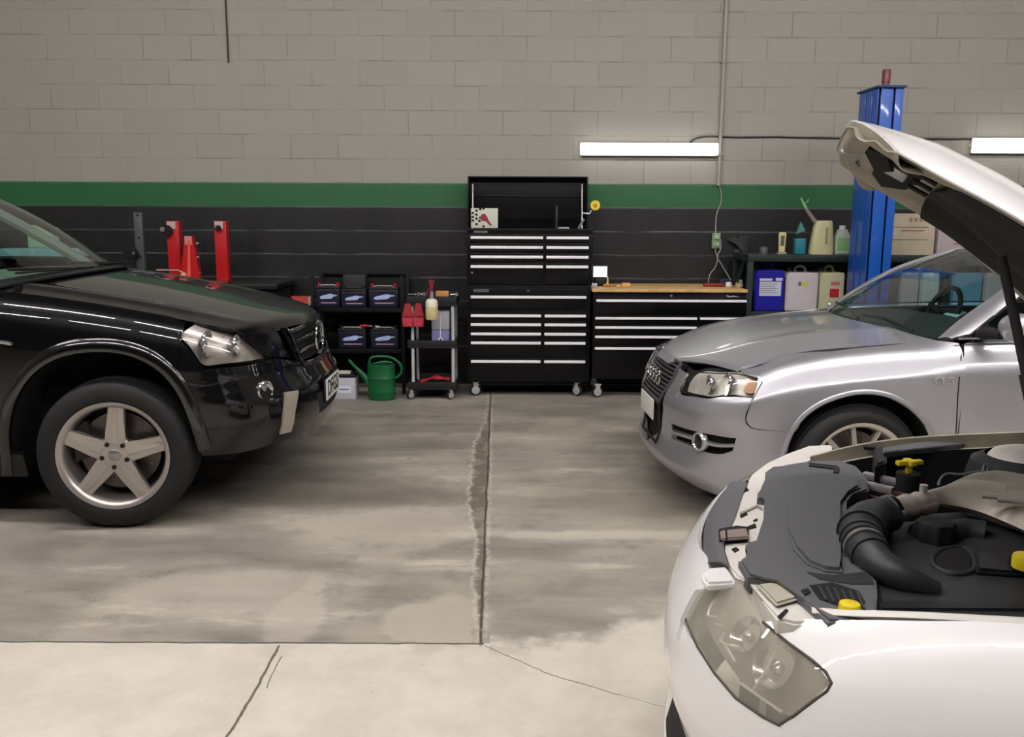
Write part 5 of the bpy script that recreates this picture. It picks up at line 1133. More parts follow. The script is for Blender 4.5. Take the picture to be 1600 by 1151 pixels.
# ---- battery rack
YR = 7.34
xr0, xr1 = wp(486, 500, YR).x, wp(632, 500, YR).x; zr1 = wp(555, 431, YR).z
LR = ((xr0+xr1)/2, YR, ZF); rackm = mat('rack black', '#050506', .5, spec=.25)
t = thing('battery_rack', 'black two-tier metal rack holding car batteries', 'rack', LR)
shz = []
for py0, py1 in ((481, 488), (545, 552)):
    za, zb = wp(555, py1, YR).z, wp(555, py0, YR).z; shz.append(zb); mb = MB(); slot(LR, mb, xr0, xr1, za, zb, YR, YR+.40, .003); mb.build('shelf', rackm, t)
for sx in (xr0, xr1-.03):
    for sy in (YR-.002, YR+.372):
        mb = MB(); slot(LR, mb, sx, sx+.03, ZF, zr1, sy, sy+.03, .002); mb.build('post', rackm, t)
mb = MB(); slot(LR, mb, xr0+.03, xr1-.03, zr1-.02, zr1, YR+.38, YR+.395, .002); mb.build('rail', rackm, t)
mb = MB(); slot(LR, mb, xr0+.03, xr1-.03, ZF+.05, zr1-.02, YR+.41, YR+.413); mb.build('back_panel', black_matt, t)
lblb = mat('label navy', '#0c1230', .4); lbls = mat('label swoosh', '#aab8dd', .4); lblw = mat('label small print', '#a87f86', .5)
def battery(loc, wd, ht, label, red=True, grey=False):
    t = thing('car_battery', label, 'battery', loc, 0, 'car batteries on the black rack')
    MB().box(-wd/2, 0, 0, wd/2, .17, ht, .006).build('case', mat('battery case', '#101113', .4), t)
    MB().box(-wd/2-.002, -.002, ht+.0003, wd/2+.002, .172, ht+.022, .005).build('lid', mat('battery lid', '#17181a', .4), t)
    lb = MB().box(-wd*.44, -.0022, ht*.10, wd*.44, -.0002, ht*.92).build('label', lblb, t)
    pts = []
    for k in range(24):
        a = 2*pi*k/24; rr = 1+.22*cos(5*a)*(.5+.5*cos(a)); pts.append((wd*.34*cos(a)*rr, ht*.60+ht*.13*sin(a)*rr+wd*.05*cos(a)))
    MB().prism(pts, -.0034, -.0024, 'y').build('label_swoosh', lbls, lb)
    MB().box(-wd*.30, -.0034, ht*.22, wd*.36, -.0024, ht*.29).build('small_print', lblw, lb)
    for sx in (-1, 1):
        MB().cyl((sx*wd*.40, .035, ht+.0225), (sx*wd*.40, .035, ht+.05), .015, 14).build('terminal_cap', mat('red cap', '#a02038', .4) if red else dark_plastic, t)
    MB().tube([(-wd*.33, .02, ht+.024), (-wd*.28, .012, ht+.034), (wd*.28, .012, ht+.034), (wd*.33, .02, ht+.024)], .006, 8).build('handle', mat('grey strap', '#8d8f90', .5) if not grey else dark_plastic, t)
    return t
def bat_px(x0, x1, ytop, shelf, label, **k):
    a, b = wp(x0, 470, YR+.02), wp(x1, 470, YR+.02); return battery(((a.x+b.x)/2, YR+.03, shz[shelf]+.001), b.x-a.x-.006, wp(550, ytop, YR+.02).z-shz[shelf]-.022, label, **k)
bat_px(493, 531, 448, 0, 'black car battery with red caps, leftmost on the upper tier of the rack')
bat_px(532, 572, 452, 0, 'black car battery in the middle of the upper tier, before a dark box', red=False, grey=True)
bat_px(576, 622, 449, 0, 'wide black car battery at the right end of the upper tier')
bat_px(526, 570, 514, 1, 'black car battery, left of the two on the lower tier of the rack', red=False)
bat_px(577, 621, 514, 1, 'black car battery at the right end of the lower tier', red=False)
a, b = wp(537, 440, YR+.25), wp(572, 440, YR+.25); 
tag(MB().box(-(b.x-a.x)/2, 0, 0, (b.x-a.x)/2, .12, wp(553, 428.5, YR+.25).z-shz[0]-.001, .005).build('dark_box', mat('dark carton', '#1c1b1b', .6), loc=((a.x+b.x)/2, YR+.22, shz[0]+.001)), 'tall dark box behind the middle battery on the upper tier', 'box')
p = wp(572, 512, YR); t = thing('screwdriver', 'red-handled screwdriver lying on the lower batteries of the rack', 'screwdriver', (p.x, YR+.06, wp(550, 514, YR+.02).z+.012))
MB().tube([(-.06, 0, .010), (-.02, 0, .012), (.02, 0, .010)], [.010, .012, .008], 10).build('handle', mat('red plastic grip', '#a3182b', .4), t); MB().tube([(.018, 0, .010), (.10, 0, .008)], .003, 8).build('blade', steel, t)
# white battery on the floor
Yw = 7.12; a, b = wp(521, 610, Yw), wp(555.5, 610, Yw); hh = wp(540, 590, Yw).z-ZF
t = thing('white_battery', 'white car battery with black lid standing on the floor left of the watering can', 'battery', ((a.x+b.x)/2, Yw, floor_z(Yw)))
wd = b.x-a.x
MB().box(-wd/2, 0, .001, wd/2, .17, hh, .005).build('case', mat('white battery case', '#b9bcc4', .45), t); MB().box(-wd/2, -.002, hh+.0003, wd/2, .172, hh+.025, .004).build('lid', dark_plastic, t); MB().box(-wd*.3, .03, hh+.0255, wd*.25, .10, hh+.045, .004).build('lid_strip', mat('cream strip', '#c9c6b4', .5), t)
lb = MB().box(-wd*.28, -.002, hh*.30, wd*.30, -.0003, hh*.62).build('label', mat('label white', '#d9dce4', .5), t); MB().box(-wd*.22, -.0032, hh*.44, wd*.2, -.0022, hh*.50).build('label_print', mat('print blue', '#5a6a8c', .5), lb)
# watering can
Yk = 7.05; a, b = wp(571.5, 600, Yk), wp(615.5, 600, Yk); r0 = (b.x-a.x)/2; hk_ = wp(593, 571, Yk).z-floor_z(Yk)
t = thing('watering_can', 'green plastic watering can on the floor by the battery rack', 'watering can', ((a.x+b.x)/2, Yk+.09, floor_z(Yk)))
def ov(prof): 
    mb = MB(); mb.lathe(prof, n=40)
    for v in mb.bm.verts: v.co.y *= .72
    return mb
ov([(0, .002), (r0*.90, .002), (r0*.96, .02), (r0, hk_*.22), (r0*1.02, hk_*.24), (r0, hk_*.26), (r0*.99, hk_*.60), (r0*1.02, hk_*.62), (r0*.99, hk_*.64), (r0*.97, hk_*.92), (r0*1.01, hk_*.95), (r0*.98, hk_*1.0), (r0*.90, hk_*.98), (r0*.90, hk_*.85), (0, hk_*.85)]).build('body', green_plastic, t)
def pk(px, py): q = wp(px, py, Yk); return Vector((q.x-(a.x+b.x)/2, 0, q.z-floor_z(Yk)))
MB().tube(catmull([pk(574, 604)+Vector((.01, 0, 0)), pk(566, 590), pk(553, 577), pk(541.5, 565)], 14), [.034-.021*min(1, k/9) for k in range(14)], 12).build('spout', green_plastic, t)
MB().tube(catmull([pk(574, 572), pk(577, 562), pk(592, 559.5), pk(610, 562), pk(623, 572), pk(625, 584), pk(616, 594)], 30), .011, 10).build('handle', green_plastic, t)
MB().tube(catmull([pk(583, 571), pk(598, 567.5), pk(611, 570)], 10), .008, 8).build('bridge', green_plastic, t)
# ---- service cart
Yv = 7.12; cx0, cx1 = wp(636.5, 540, Yv).x, wp(713.5, 540, Yv).x; LV = ((cx0+cx1)/2, Yv, floor_z(Yv))
t = thing('service_cart', 'black three-tray service cart with silver uprights and casters', 'trolley', LV)
trz = {}
for nm, py0, py1 in (('top', 463, 478), ('mid', 532, 544), ('low', 597, 609)):
    zb, za = wp(675, py0, Yv).z, wp(675, py1, Yv).z; trz[nm] = zb
    mb = MB(); slot(LV, mb, cx0, cx1, za, za+.012, Yv, Yv+.42, .004); slot(LV, mb, cx0, cx1, za+.0125, zb, Yv, Yv+.014, .003); slot(LV, mb, cx0, cx1, za+.0125, zb, Yv+.406, Yv+.42, .003); slot(LV, mb, cx0, cx0+.014, za+.0125, zb, Yv+.0145, Yv+.4055, .003); slot(LV, mb, cx1-.014, cx1, za+.0125, zb, Yv+.0145, Yv+.4055, .003); mb.build('tray', mat('black tray plastic', '#0c0c0d', .6), t)
silver_post = mat('silver post', '#c9cccc', .35, .3)
for px_ in (644.5, 707.5):
    xx = wp(px_, 540, Yv).x-LV[0]
    for yy in (.022, .398): MB().tube([(xx, yy, wp(675, 609, Yv).z-LV[2]+.013), (xx, yy, wp(675, 478, Yv).z-LV[2]-.001)], .0135, 14).build('upright', silver_post, t)
for px_ in (641, 703.5):
    for yy in (.03, .39): caster(t, wp(px_, 618, Yv).x-LV[0], yy, 0, .034, mat('red grey caster', '#b3aeb0', .4, .4), .6)
cz = {k: v for k, v in trz.items()}
Yf = Yv-.028
# red tool holsters hanging at the cart's left front
def holster(pxc, wpx, label):
    a, b = wp(pxc-wpx/2, 495, Yf), wp(pxc+wpx/2, 495, Yf); c = (a.x+b.x)/2; w2 = (b.x-a.x)/2; zb, zm, ztop = wp(pxc, 510, Yf).z, wp(pxc, 494, Yf).z, wp(pxc, 474, Yf).z
    t = thing('bottle_holster', label, 'holster', (c, Yf, zb), 0, 'red holsters hung on the cart')
    hz_, hm = ztop-zb, zm-zb
    MB().prism([(-w2*.85, 0), (w2*.85, 0), (w2, hm), (-w2, hm)], -.02, .022, 'y', .006).build('pocket', mat('red webbing', '#b8303e', .6), t)
    MB().prism([(-w2, hm+.001), (w2, hm+.001), (w2*.45, hz_), (-w2*.45, hz_)], -.006, .016, 'y', .004).build('strap_panel', mat('red webbing dark', '#9c1f30', .6), t)
    MB().box(-w2*.9, -.024, hm-.006, w2*.9, -.0205, hm+.003, .001).build('seam', mat('dark red seam', '#5f1019', .7), t)
holster(637, 17, 'red hanging holster on the service cart, left of the silver upright'); holster(654, 17, 'red hanging holster on the service cart, right of the silver upright')
# spray bottle hung on the cart front
a, b = wp(665.5, 480, Yf), wp(685, 480, Yf); c = (a.x+b.x)/2; rb = (b.x-a.x)/2; zb = wp(675, 499, Yf-.03).z
def sp(py): return wp(675, py, Yf-.03).z-zb
t = thing('spray_bottle', 'cream spray bottle with a dark red trigger hung on the front of the service cart', 'bottle', (c, Yf-.035, zb))
MB().lathe([(0, 0), (rb*.85, 0), (rb, .012), (rb, sp(487)), (rb*.98, sp(479)), (0, sp(479))], n=28).build('body', mat('pale yellow liquid bottle', '#c9c08a', .35), t)
MB().lathe([(0, sp(479)+.0005), (rb*.99, sp(479)+.0005), (rb*.97, sp(471)), (rb*.75, sp(467.5)), (rb*.3, sp(466)), (0, sp(466))], n=28).build('shoulder', mat('cream plastic', '#dcd8c4', .4), t)
MB().cyl((0, 0, sp(466)+.0005), (0, 0, sp(455)), .016, 14, .012).build('neck', mat('grey trigger neck', '#8d8488', .4), t)
hd = MB().prism([(-.022, sp(437)), (.024, sp(437)), (.020, sp(443)), (.010, sp(446)), (.010, sp(455)-.0005), (-.012, sp(455)-.0005), (-.010, sp(446)), (-.020, sp(443))], -.012, .012, 'y', .003).build('trigger_head', mat('dark red plastic', '#7c1630', .4), t)
MB().tube([(-.012, -.004, sp(450)), (-.034, -.004, sp(455)), (-.040, -.004, sp(462))], .005, 8).build('trigger', MATS['dark red plastic'], t)
# clear jug on the middle tray
Yj = Yv+.10; a, b = wp(675, 520, Yj), wp(703, 520, Yj); c = (a.x+b.x)/2; w2 = (b.x-a.x)/2; zb = trz['mid']-.035; hj = wp(690, 484, Yj).z-zb
t = thing('clear_jug', 'clear jug of pale violet fluid on the middle tray of the cart', 'jug', (c, Yj, zb))
MB().box(-w2, -.05, .0, w2, .06, hj*.42, .012).build('fluid', mat('violet fluid', '#7c7fb0', .2), t); MB().box(-w2, -.05, hj*.42+.001, w2, .06, hj, .012).build('body', mat('milky plastic', '#a7a8b0', .3), t)
MB().box(-.004, -.054, hj*.1, .004, -.0505, hj*.9).build('level_strip', mat('white strip', '#d9d9e0', .4), t)
m_ = MB().cyl((0, -.056, hj*.14), (0, -.0505, hj*.14), .018, 18).build('tap_ring', mat('white strip', '#d9d9e0', .4), t); MB().cyl((0, -.060, hj*.14), (0, -.0565, hj*.14), .008, 14).build('tap', black_matt, m_)
# orange sponge, tools, red cloth
p = wp(691.5, 466, Yv+.1); tag(MB().box(-.052, -.03, 0, .052, .03, .05, .012).build('sponge', mat('orange sponge', '#c98f4a', .9, noise=.1, bump=.3), loc=(p.x, Yv+.08, trz['top']-.012)), 'orange sponge on the top tray of the service cart', 'sponge')
for k, (x_, l_, lab) in enumerate(((648, .05, 'dark socket handle at the left end of the cart top tray'), (657, .045, 'chrome ratchet on the cart top tray beside the spray trigger'), (710, .03, 'small chrome socket at the right corner of the cart top tray'))):
    p = wp(x_, 462, Yv+.1); t = thing('ratchet' if k < 2 else 'socket', lab, 'tool', (p.x, Yv+.06, trz['top']-.004))
    MB().tube([(-l_, 0, .012), (l_*.6, 0, .016)], .007, 8).build('shaft', steel if k else mat('dark chrome', '#4b4448', .3, .8), t); MB().cyl((l_*.75, -.012, .016), (l_*.75, .012, .016), .014, 14).build('head', steel, t)
Yq = Yv+.12; mb = MB(); G = []
pz = trz['low']
for i in range(22):
    r = []
    for j in range(12):
        u, v = i/21, j/11; p = wp(657+47*u, 597, Yq); z = .012+.045*math.exp(-((u-.55)/.25)**2)*(.4+.6*sin(3*v+u*5)**2)+.018*u; 
        r.append((p.x, Yq-.09+.16*v+.012*sin(9*u), pz-.016+z*(1-.35*v)))
    G.append(r)
mb.grid(G); o = mb.build('red_cloth', mat('red rag', '#b01d2b', .85, noise=.12), smooth=True); sm = o.modifiers.new('t', 'SOLIDIFY'); sm.thickness = .006; tag(o, 'crumpled red rag on the bottom tray of the service cart', 'rag')
# ---- left workbench behind the SUV with the red press posts
YW = 7.15; zwb = wp(345, 441, YW+.2).z
xw0, xw1 = -6.2, wp(434, 470, YW).x; LW = (-3.6, YW, ZF)
wbm = mat('oily dark green bench', '#0f1613', .4, coat=.3, noise=.15)
t = thing('long_workbench', 'long dark workbench behind the SUV, cluttered with red press parts', 'workbench', LW)
mb = MB(); slot(LW, mb, xw0, xw1, zwb-.04, zwb, YW, YW+.60, .004); mb.build('bench_top', wbm, t)
mb = MB(); slot(LW, mb, xw0+.05, xw1-.04, zwb-.35, zwb-.041, YW+.04, YW+.58, .004); mb.build('apron', black_matt, t)
for xx in (xw0+.05, -4.2, xw1-.12):
    mb = MB(); slot(LW, mb, xx, xx+.07, ZF, zwb-.351, YW+.05, YW+.12, .003); mb.build('leg', black_matt, t)
    mb = MB(); slot(LW, mb, xx, xx+.07, ZF, zwb-.351, YW+.50, YW+.57, .003); mb.build('leg', black_matt, t)
Yp = YW+.22; zz = zwb+.001
def PP(px, py): q = wp(px, py, Yp); return q
def redpost(px0, px1, pyt, label, knobx, knoby, kr):
    a, b = PP(px0, 400), PP(px1, 400); c = (a.x+b.x)/2; w2 = (b.x-a.x)/2; h = PP((px0+px1)/2, pyt).z-zz
    t = thing('press_post', label, 'post', (c, Yp, zz), 0, 'red press parts on the long workbench')
    MB().box(-w2-.03, -.05, 0, w2+.01, .06, .012, .003).build('foot_plate', mat('dark red enamel', '#7c1016', .5), t)
    MB().box(-w2, -.004, .0125, w2, .0, h, .002).box(-w2, .0005, .0125, -w2+.006, .07, h, .002).box(w2-.006, .0005, .0125, w2, .07, h, .002).build('channel', red_steel, t)
    MB().box(-w2*.85, -.012, h-.065, w2*.55, -.0045, h-.005, .002).build('top_plate', mat('pink grey plate', '#b9a2a0', .5), t)
    kx = PP(knobx, knoby); MB().cyl((kx.x-c, -.045, kx.z-zz), (kx.x-c, -.0125, kx.z-zz), kr, 22).build('knob', black_matt, t)
    MB().cyl((kx.x-c-kr*.5, -.055, kx.z-zz+.01), (kx.x-c-kr*.5, -.0455, kx.z-zz+.01), kr*.45, 16).build('knob_cap', steel, t)
redpost(263, 282, 345, 'tall red steel post with a large black knob on top, left of the pair', 262, 360, .045)
redpost(337, 355.5, 345, 'tall red steel post with a small black knob on top, right of the pair', 342, 356, .022)
a, b = PP(286, 420), PP(318, 420); c = (a.x+b.x)/2; w2 = (b.x-a.x)/2; h = PP(302, 369).z-zz
t = thing('hydraulic_press', 'red wedge-shaped press frame with a T-handle, between the two red posts', 'press', (c, Yp-.06, zz))
MB().prism([(-w2, 0), (w2, 0), (w2*.75, h*.5), (w2*.45, h), (-w2*.30, h), (-w2*.75, h*.35)], -.03, .03, 'y', .006).build('frame', red_steel, t)
MB().prism([(-w2*.3, 0), (w2*.1, 0), (w2*.25, h*.92), (w2*.05, h*.92)], -.040, -.0305, 'y', .003).build('rib', mat('bright red rib', '#e0584c', .4), t)
MB().prism([(-w2*.3, h*.82), (w2*.42, h*.82), (w2*.42, h+.004), (-w2*.3, h+.004)], -.036, -.0305, 'y', .002).build('top_plate', mat('pink plate', '#c77a78', .5), t)
q0, q1 = PP(253, 420.5), PP(286, 421); MB().tube([(q0.x-c, -.05, q0.z-zz), (q1.x-c, -.05, q1.z-zz+.0), (-w2*.2, -.05, .07)], .008, 10).build('handle_bar', mat('worn pink steel', '#b58d88', .4, .5), t)
MB().lathe([(0, -.02), (.024, -.02), (.026, .02), (0, .02)], (-w2*.45, -.055, .055), 'x', 16).build('handle_hub', mat('salmon hub', '#d88a7c', .5), t)
for k, pz_ in enumerate((.22, .55, .85)):
    MB().cyl((w2*.7, -.01, h*pz_), (w2*.7+.022, -.01, h*pz_), .009, 12).build('side_bolt', steel, t)
# perforated upright
a, b = PP(209, 370), PP(222, 370); c = (a.x+b.x)/2; w2 = (b.x-a.x)/2; h = PP(215, 332).z-zz
t = thing('perforated_upright', 'grey steel upright with bolt holes and a clamp, left of the red posts', 'bracket', (c, Yp+.02, zz))
MB().box(-w2, 0, 0, w2, .006, h, .001).box(w2-.006, .0065, 0, w2, .04, h, .001).build('strip', mat('dull zinc', '#55595a', .5, .5), t)
for f_ in (.96, .64, .36, .12): MB().cyl((0, -.002, h*f_), (0, -.0002, h*f_), .010, 14).build('bolt_hole', black_matt, t)
MB().prism([(-.13, h*.42), (-.02, h*.48), (0, h*.40), (-.03, h*.33), (-.10, h*.34)], -.05, -.01, 'y', .006).build('clamp', mat('dark iron', '#1c1e1e', .5, .5), t); MB().cyl((-.03, -.06, h*.42), (-.03, -.0505, h*.42), .012, 14).build('clamp_bolt', steel, t)
a = PP(467, 465); q = wp(480, 478, YW-.0); 
t = thing('funnel', 'small red plastic funnel at the right end of the long workbench', 'funnel', (wp(467, 470, YW+.1).x, YW+.08, zwb+.001))
# stands on a low black cabinet in front of the battery rack's left side
bpy.data.objects.remove(t)
Yc2 = 7.05; a, b = wp(438, 500, Yc2), wp(483, 500, Yc2); zc = wp(470, 478, Yc2).z
tag(MB().box(-(b.x-a.x)/2, 0, 0, (b.x-a.x)/2, .26, zc-floor_z(Yc2), .006).build('black_cabinet', cabinet_black, loc=((a.x+b.x)/2, Yc2, floor_z(Yc2))), 'low black cabinet at the left side of the battery rack, behind the SUV grille', 'cabinet')
a, b = wp(453.5, 470, Yc2+.06), wp(482, 470, Yc2+.06); hh = wp(467, 464, Yc2+.06).z-zc; w2 = (b.x-a.x)/2
t = thing('wheel_chock', 'small red wedge with a pale edge on the low black cabinet', 'chock', ((a.x+b.x)/2, Yc2+.06, zc+.001))
MB().prism([(-w2, hh), (w2, hh), (w2, hh*.15), (w2*.3, .0), (0, .0)], 0, .10, 'y', .004).build('wedge', mat('faded red', '#a53a30', .6), t); MB().box(w2+.0005, -.002, 0, w2+.007, .06, hh, .001).build('edge_strip', mat('pale strip', '#b5b0a6', .5), t)
# jug and pale blue tray seen through the SUV glass
Yg = YW+.30; a, b = wp(44, 370, Yg), wp(84, 370, Yg); c = (a.x+b.x)/2; w2 = (b.x-a.x)/2
ab, bb_ = wp(6, 394, Yg), wp(131, 394, Yg); zt1 = wp(60, 388, Yg).z; zt0 = wp(60, 400, Yg).z
t = thing('parts_shelf', 'narrow raised shelf on the long workbench, seen through the SUV windscreen', 'shelf', ((ab.x+bb_.x)/2, Yg, zz))
sx = (bb_.x-ab.x)/2
MB().box(-sx, -.08, zt0-zz-.02, sx, .18, zt0-zz, .002).build('board', mat('dark board', '#1d2220', .6), t)
for s_ in (-1, 1): MB().box(s_*sx-.01, -.06, 0, s_*sx+.01, .16, zt0-zz-.0205, .002).build('side', black_matt, t)
tag(MB().box(-sx, -.07, 0, sx, .10, zt1-zt0, .006).build('blue_tray', mat('pale blue plastic', '#8fb3b8', .5, noise=.15, nscale=25), loc=((ab.x+bb_.x)/2, Yg, zt0+.001)), 'long pale blue tray seen through the SUV windscreen', 'tray')
def jerry(name, loc, w2, d, h, m, label, cap=None, lab=None, cat='jerrycan', hx=.15, group=None):
    t = thing(name, label, cat, loc, 0, group)
    mb = MB(); mb.prism([(-w2, .012), (-w2+.012, 0), (w2-.012, 0), (w2, .012), (w2, h*.80), (w2*.92, h*.86), (-w2*.80, h*.86), (-w2, h*.78)], 0, d, 'y', .010); mb.build('body', m, t)
    mb = MB(); hw = w2*.34; cx_ = w2*hx
    mb.tube(catmull([(cx_-hw, d/2, h*.862), (cx_-hw*.8, d/2, h*.95), (cx_, d/2, h*.99), (cx_+hw*.8, d/2, h*.95), (cx_+hw*1.1, d/2, h*.862)], 14), .011, 10); mb.build('handle', m, t)
    MB().cyl((cx_-w2*.68, d/2, h*.862), (cx_-w2*.68, d/2, h*.95), .022, 18).build('cap', cap or m, t)
    return t
zz2 = zt1+.002
jerry('plastic_jug', (c, Yg-.02, zz2), w2, .12, wp(60, 350, Yg).z-zz2, mat('milky green plastic', '#a9c0a0', .4), 'pale green plastic jug standing on the blue tray, seen through the SUV windscreen', cat='jug', hx=-.1)
# ---- shelving at the right with cans and bottles
YS = 7.20; xs0, xs1 = wp(1169, 405, YS).x, 5.2; zs = wp(1250, 398, YS).z; zlow = wp(1250, 487, YS).z
LS = ((xs0+xs1)/2, YS, ZF); shm = mat('dark green shelf steel', '#10201a', .45, coat=.2)
t = thing('shelving_unit', 'dark green two-shelf rack along the wall behind the silver sedan', 'shelving', LS)
for nm, zb, za in (('shelf', zs, zs-.055), ('shelf', zlow, zlow-.05), ('shelf', ZF+.14, ZF+.10)):
    mb = MB(); slot(LS, mb, xs0, xs1, za, zb, YS, YS+.50, .003); mb.build(nm, shm, t)
for xx in (xs0-.0, wp(1477.5, 405, YS).x, xs1-.05):
    for yy in (YS-.004, YS+.462):
        mb = MB(); slot(LS, mb, xx-.001, xx+.045, ZF, zs-.0555 if yy < YS+.1 else zs+.02, yy, yy+.04, .002); mb.build('post', shm, t)
mb = MB(); mb.prism([(0, 0), (.02, 0), (.09, .22), (.06, .22)], -.02, 0, 'y', .003); mb.xf(Matrix.Translation(Vector((wp(1149, 440, YS+.2).x-LS[0], .2, wp(1149, 441, YS+.2).z-LS[2])))); mb.build('end_brace', shm, t)
milk = mat('milky canister', '#bdb5b6', .4, noise=.05); milky = mat('yellowish canister', '#bdbd98', .4, noise=.06); bluec = mat('blue canister', '#1a1a8c', .35, noise=.08, nscale=5)
def can(px0, px1, pyt, m, label, **k):
    a, b = wp(px0, 450, YS+.03), wp(px1, 450, YS+.03); return jerry('jerrycan', ((a.x+b.x)/2, YS+.03, zlow+.001), (b.x-a.x)/2-.003, .30, wp((px0+px1)/2, pyt, YS+.1).z-zlow, m, label, group='canisters on the lower shelf', **k)
t = can(1180, 1226, 411, bluec, 'blue canister with a white label, leftmost on the lower shelf', cap=black_matt)
def on_can(t, px0, py0, px1, py1, m, name='label', dy=-.0018):
    a, b = wp(px0, py1, YS+.03), wp(px1, py0, YS+.03); L = t.location; mb = MB(); mb.box(a.x-L.x, dy, a.z-L.z, b.x-L.x, dy+.0012, b.z-L.z); return mb.build(name, m, t)
lw = mat('label paper', '#b9bdc6', .6); on_can(t, 1186, 440, 1221, 462, lw); on_can(t, 1187, 435, 1207, 438.5, lw, 'label_strip'); on_can(t, 1212, 434, 1223, 438.5, lw, 'label_strip')
for k in range(5): on_can(t, 1187, 443+k*3.4, 1215-(k % 2)*4, 444.1+k*3.4, mat('label text grey', '#7c828c', .6), 'label_line', -.0032)
t = can(1228, 1279, 415.5, milk, 'milky white canister with a small yellow label, next to the blue canister', cap=mat('brown cap', '#4b3a3c', .5)); on_can(t, 1249, 440, 1263, 447, mat('yellow label', '#b9bb54', .5)); on_can(t, 1247, 440, 1252, 446, mat('label grey', '#5c5f58', .5), 'label_mark', -.0032)
t = can(1281, 1320, 415.5, milky, 'pale canister with a red square label, left of the blue lift post', cap=mat('brown cap', '#4b3a3c', .5)); on_can(t, 1296, 451, 1311, 464.5, mat('red label', '#b3202f', .5)); on_can(t, 1298, 440, 1312.5, 445.5, mat('red print', '#c4646c', .5), 'label_strip')
can(1405, 1436, 416, milk, 'milky canister right of the blue lift post, seen through the sedan windscreen', cap=milk)
can(1438, 1468, 416, mat('white canister', '#c2cfca', .4), 'white canister left of the second blue one, seen through the sedan windscreen', cap=milk)
can(1487, 1535, 416, mat('light blue canister', '#6f9fbe', .4, noise=.08), 'light blue canister seen through the sedan windscreen', cap=milk)
can(1537, 1580, 416, milk, 'greyish white canister, rightmost on the lower shelf, seen through the sedan windscreen', cap=milk)
# upper shelf
YU = YS+.10
def up(px, py): return wp(px, py, YU)
zU = zs+.001
def ut(name, px0, px1, label, cat):
    a, b = up(px0, 390), up(px1, 390); return thing(name, label, cat, ((a.x+b.x)/2, YU, zU)), (b.x-a.x)/2
def uz(py, px=1260): return up(px, py).z-zU
t, w2 = ut('small_tin', 1187, 1200, 'low grey tin at the left end of the upper shelf', 'tin')
MB().lathe([(0, 0), (w2, 0), (w2, uz(388)), (w2*.9, uz(387)), (0, uz(387))], n=22).build('tin_body', mat('grey tin', '#494b4c', .5), t); MB().lathe([(0, uz(387)+.0005), (w2*.8, uz(387)+.0005), (w2*.8, uz(386)+.002), (0, uz(386)+.002)], n=22).build('lid', mat('grey tin lid', '#5c5e5f', .4), t)
t, w2 = ut('sealant_tube', 1215.5, 1227, 'yellow and white upright tube on the upper shelf', 'tube')
MB().box(-w2*1.2, -.02, 0, w2*1.2, .02, .014, .003).build('cap', mat('grey cap', '#8d8c84', .5), t)
MB().prism([(-w2*.75, .0145), (w2*.75, .0145), (w2, uz(366)), (w2*.8, uz(363)), (-w2*.8, uz(363)), (-w2, uz(366))], -.012, .012, 'y', .004).build('tube_body', mat('cream tube', '#cbbd8c', .4), t)
MB().box(-w2*.5, -.0142, uz(384), w2*.5, -.0125, uz(368), .0).build('print', mat('tube print', '#55564e', .5), t)
t, w2 = ut('teal_bottle', 1240.5, 1257, 'teal bottle with a cone funnel on top, on the upper shelf', 'bottle')
MB().box(-w2, -.035, 0, w2, .035, uz(372), .010).build('body', mat('teal plastic', '#1f7383', .4), t)
MB().box(-w2*.7, -.025, uz(372)+.0005, w2*.7, .025, uz(366), .006).build('neck', black_matt, t)
MB().prism([(-w2*.75, uz(366)+.001), (w2*.9, uz(361)), (w2*.2, uz(350)), (-w2*.05, uz(347)), (-w2*.35, uz(355))], -.02, .02, 'y', .006).build('funnel', mat('grey teal cone', '#4c7f7c', .5), t)
t, w2 = ut('measuring_jug', 1264, 1301, 'tall cream oil jug with a long upward spout, on the upper shelf', 'jug')
h = uz(344.5); G = []
for k, (f_, z_) in enumerate(((1.0, .0), (1.02, .02), (.93, h*.4), (.80, h*.8), (.72, h*.95), (.60, h))):
    G.append([(w2*f_*np.sign(cos(a_))*abs(cos(a_))**.6+.006*f_*0+(1-f_)*w2*.35, .055*f_*np.sign(sin(a_))*abs(sin(a_))**.6, z_) for a_ in np.linspace(0, 2*pi, 33)[:-1]])
mb = MB(); mb.grid(G, closed_u=True); vs = list(mb.bm.verts); mb._f(vs[:32]); mb._f(vs[-32:]); jm = mat('cream jug', '#bab58a', .45, noise=.06); mb.build('body', jm, t)
c = t.location.x
def uv(px, py): q = up(px, py); return Vector((q.x-c, 0, q.z-zU))
MB().tube(catmull([uv(1283, 356), uv(1275, 348), uv(1266, 336), uv(1259, 325)], 10), [.022-.010*k/9 for k in range(10)], 12).build('spout', mat('clear grey tube', '#8c8079', .35), t)
MB().tube([uv(1259, 325), uv(1254.5, 316), uv(1251.5, 309)], [.013, .010, .007], 10).build('spout_tip', mat('green tip', '#7fae74', .4), t); MB().tube([uv(1256, 319), uv(1262, 315), uv(1263, 311)], .004, 6).build('spout_clip', mat('green tip', '#7fae74', .4), t)
MB().box(w2*.15, -.058, h*.30, w2*.32, -.050, h*.80, .001).build('level_window', mat('olive strip', '#8c8760', .5), t)
t, w2 = ut('white_bottle', 1303.5, 1325, 'white bottle with a green label beside the blue lift post', 'bottle')
hb_ = uz(352, 1312)
MB().prism([(-w2, 0), (w2, 0), (w2, hb_*.66), (w2*.55, hb_*.86), (-w2*.6, hb_*.86), (-w2, hb_*.62)], -.035, .035, 'y', .010).build('body', mat('white green bottle', '#aab7b0', .4), t)
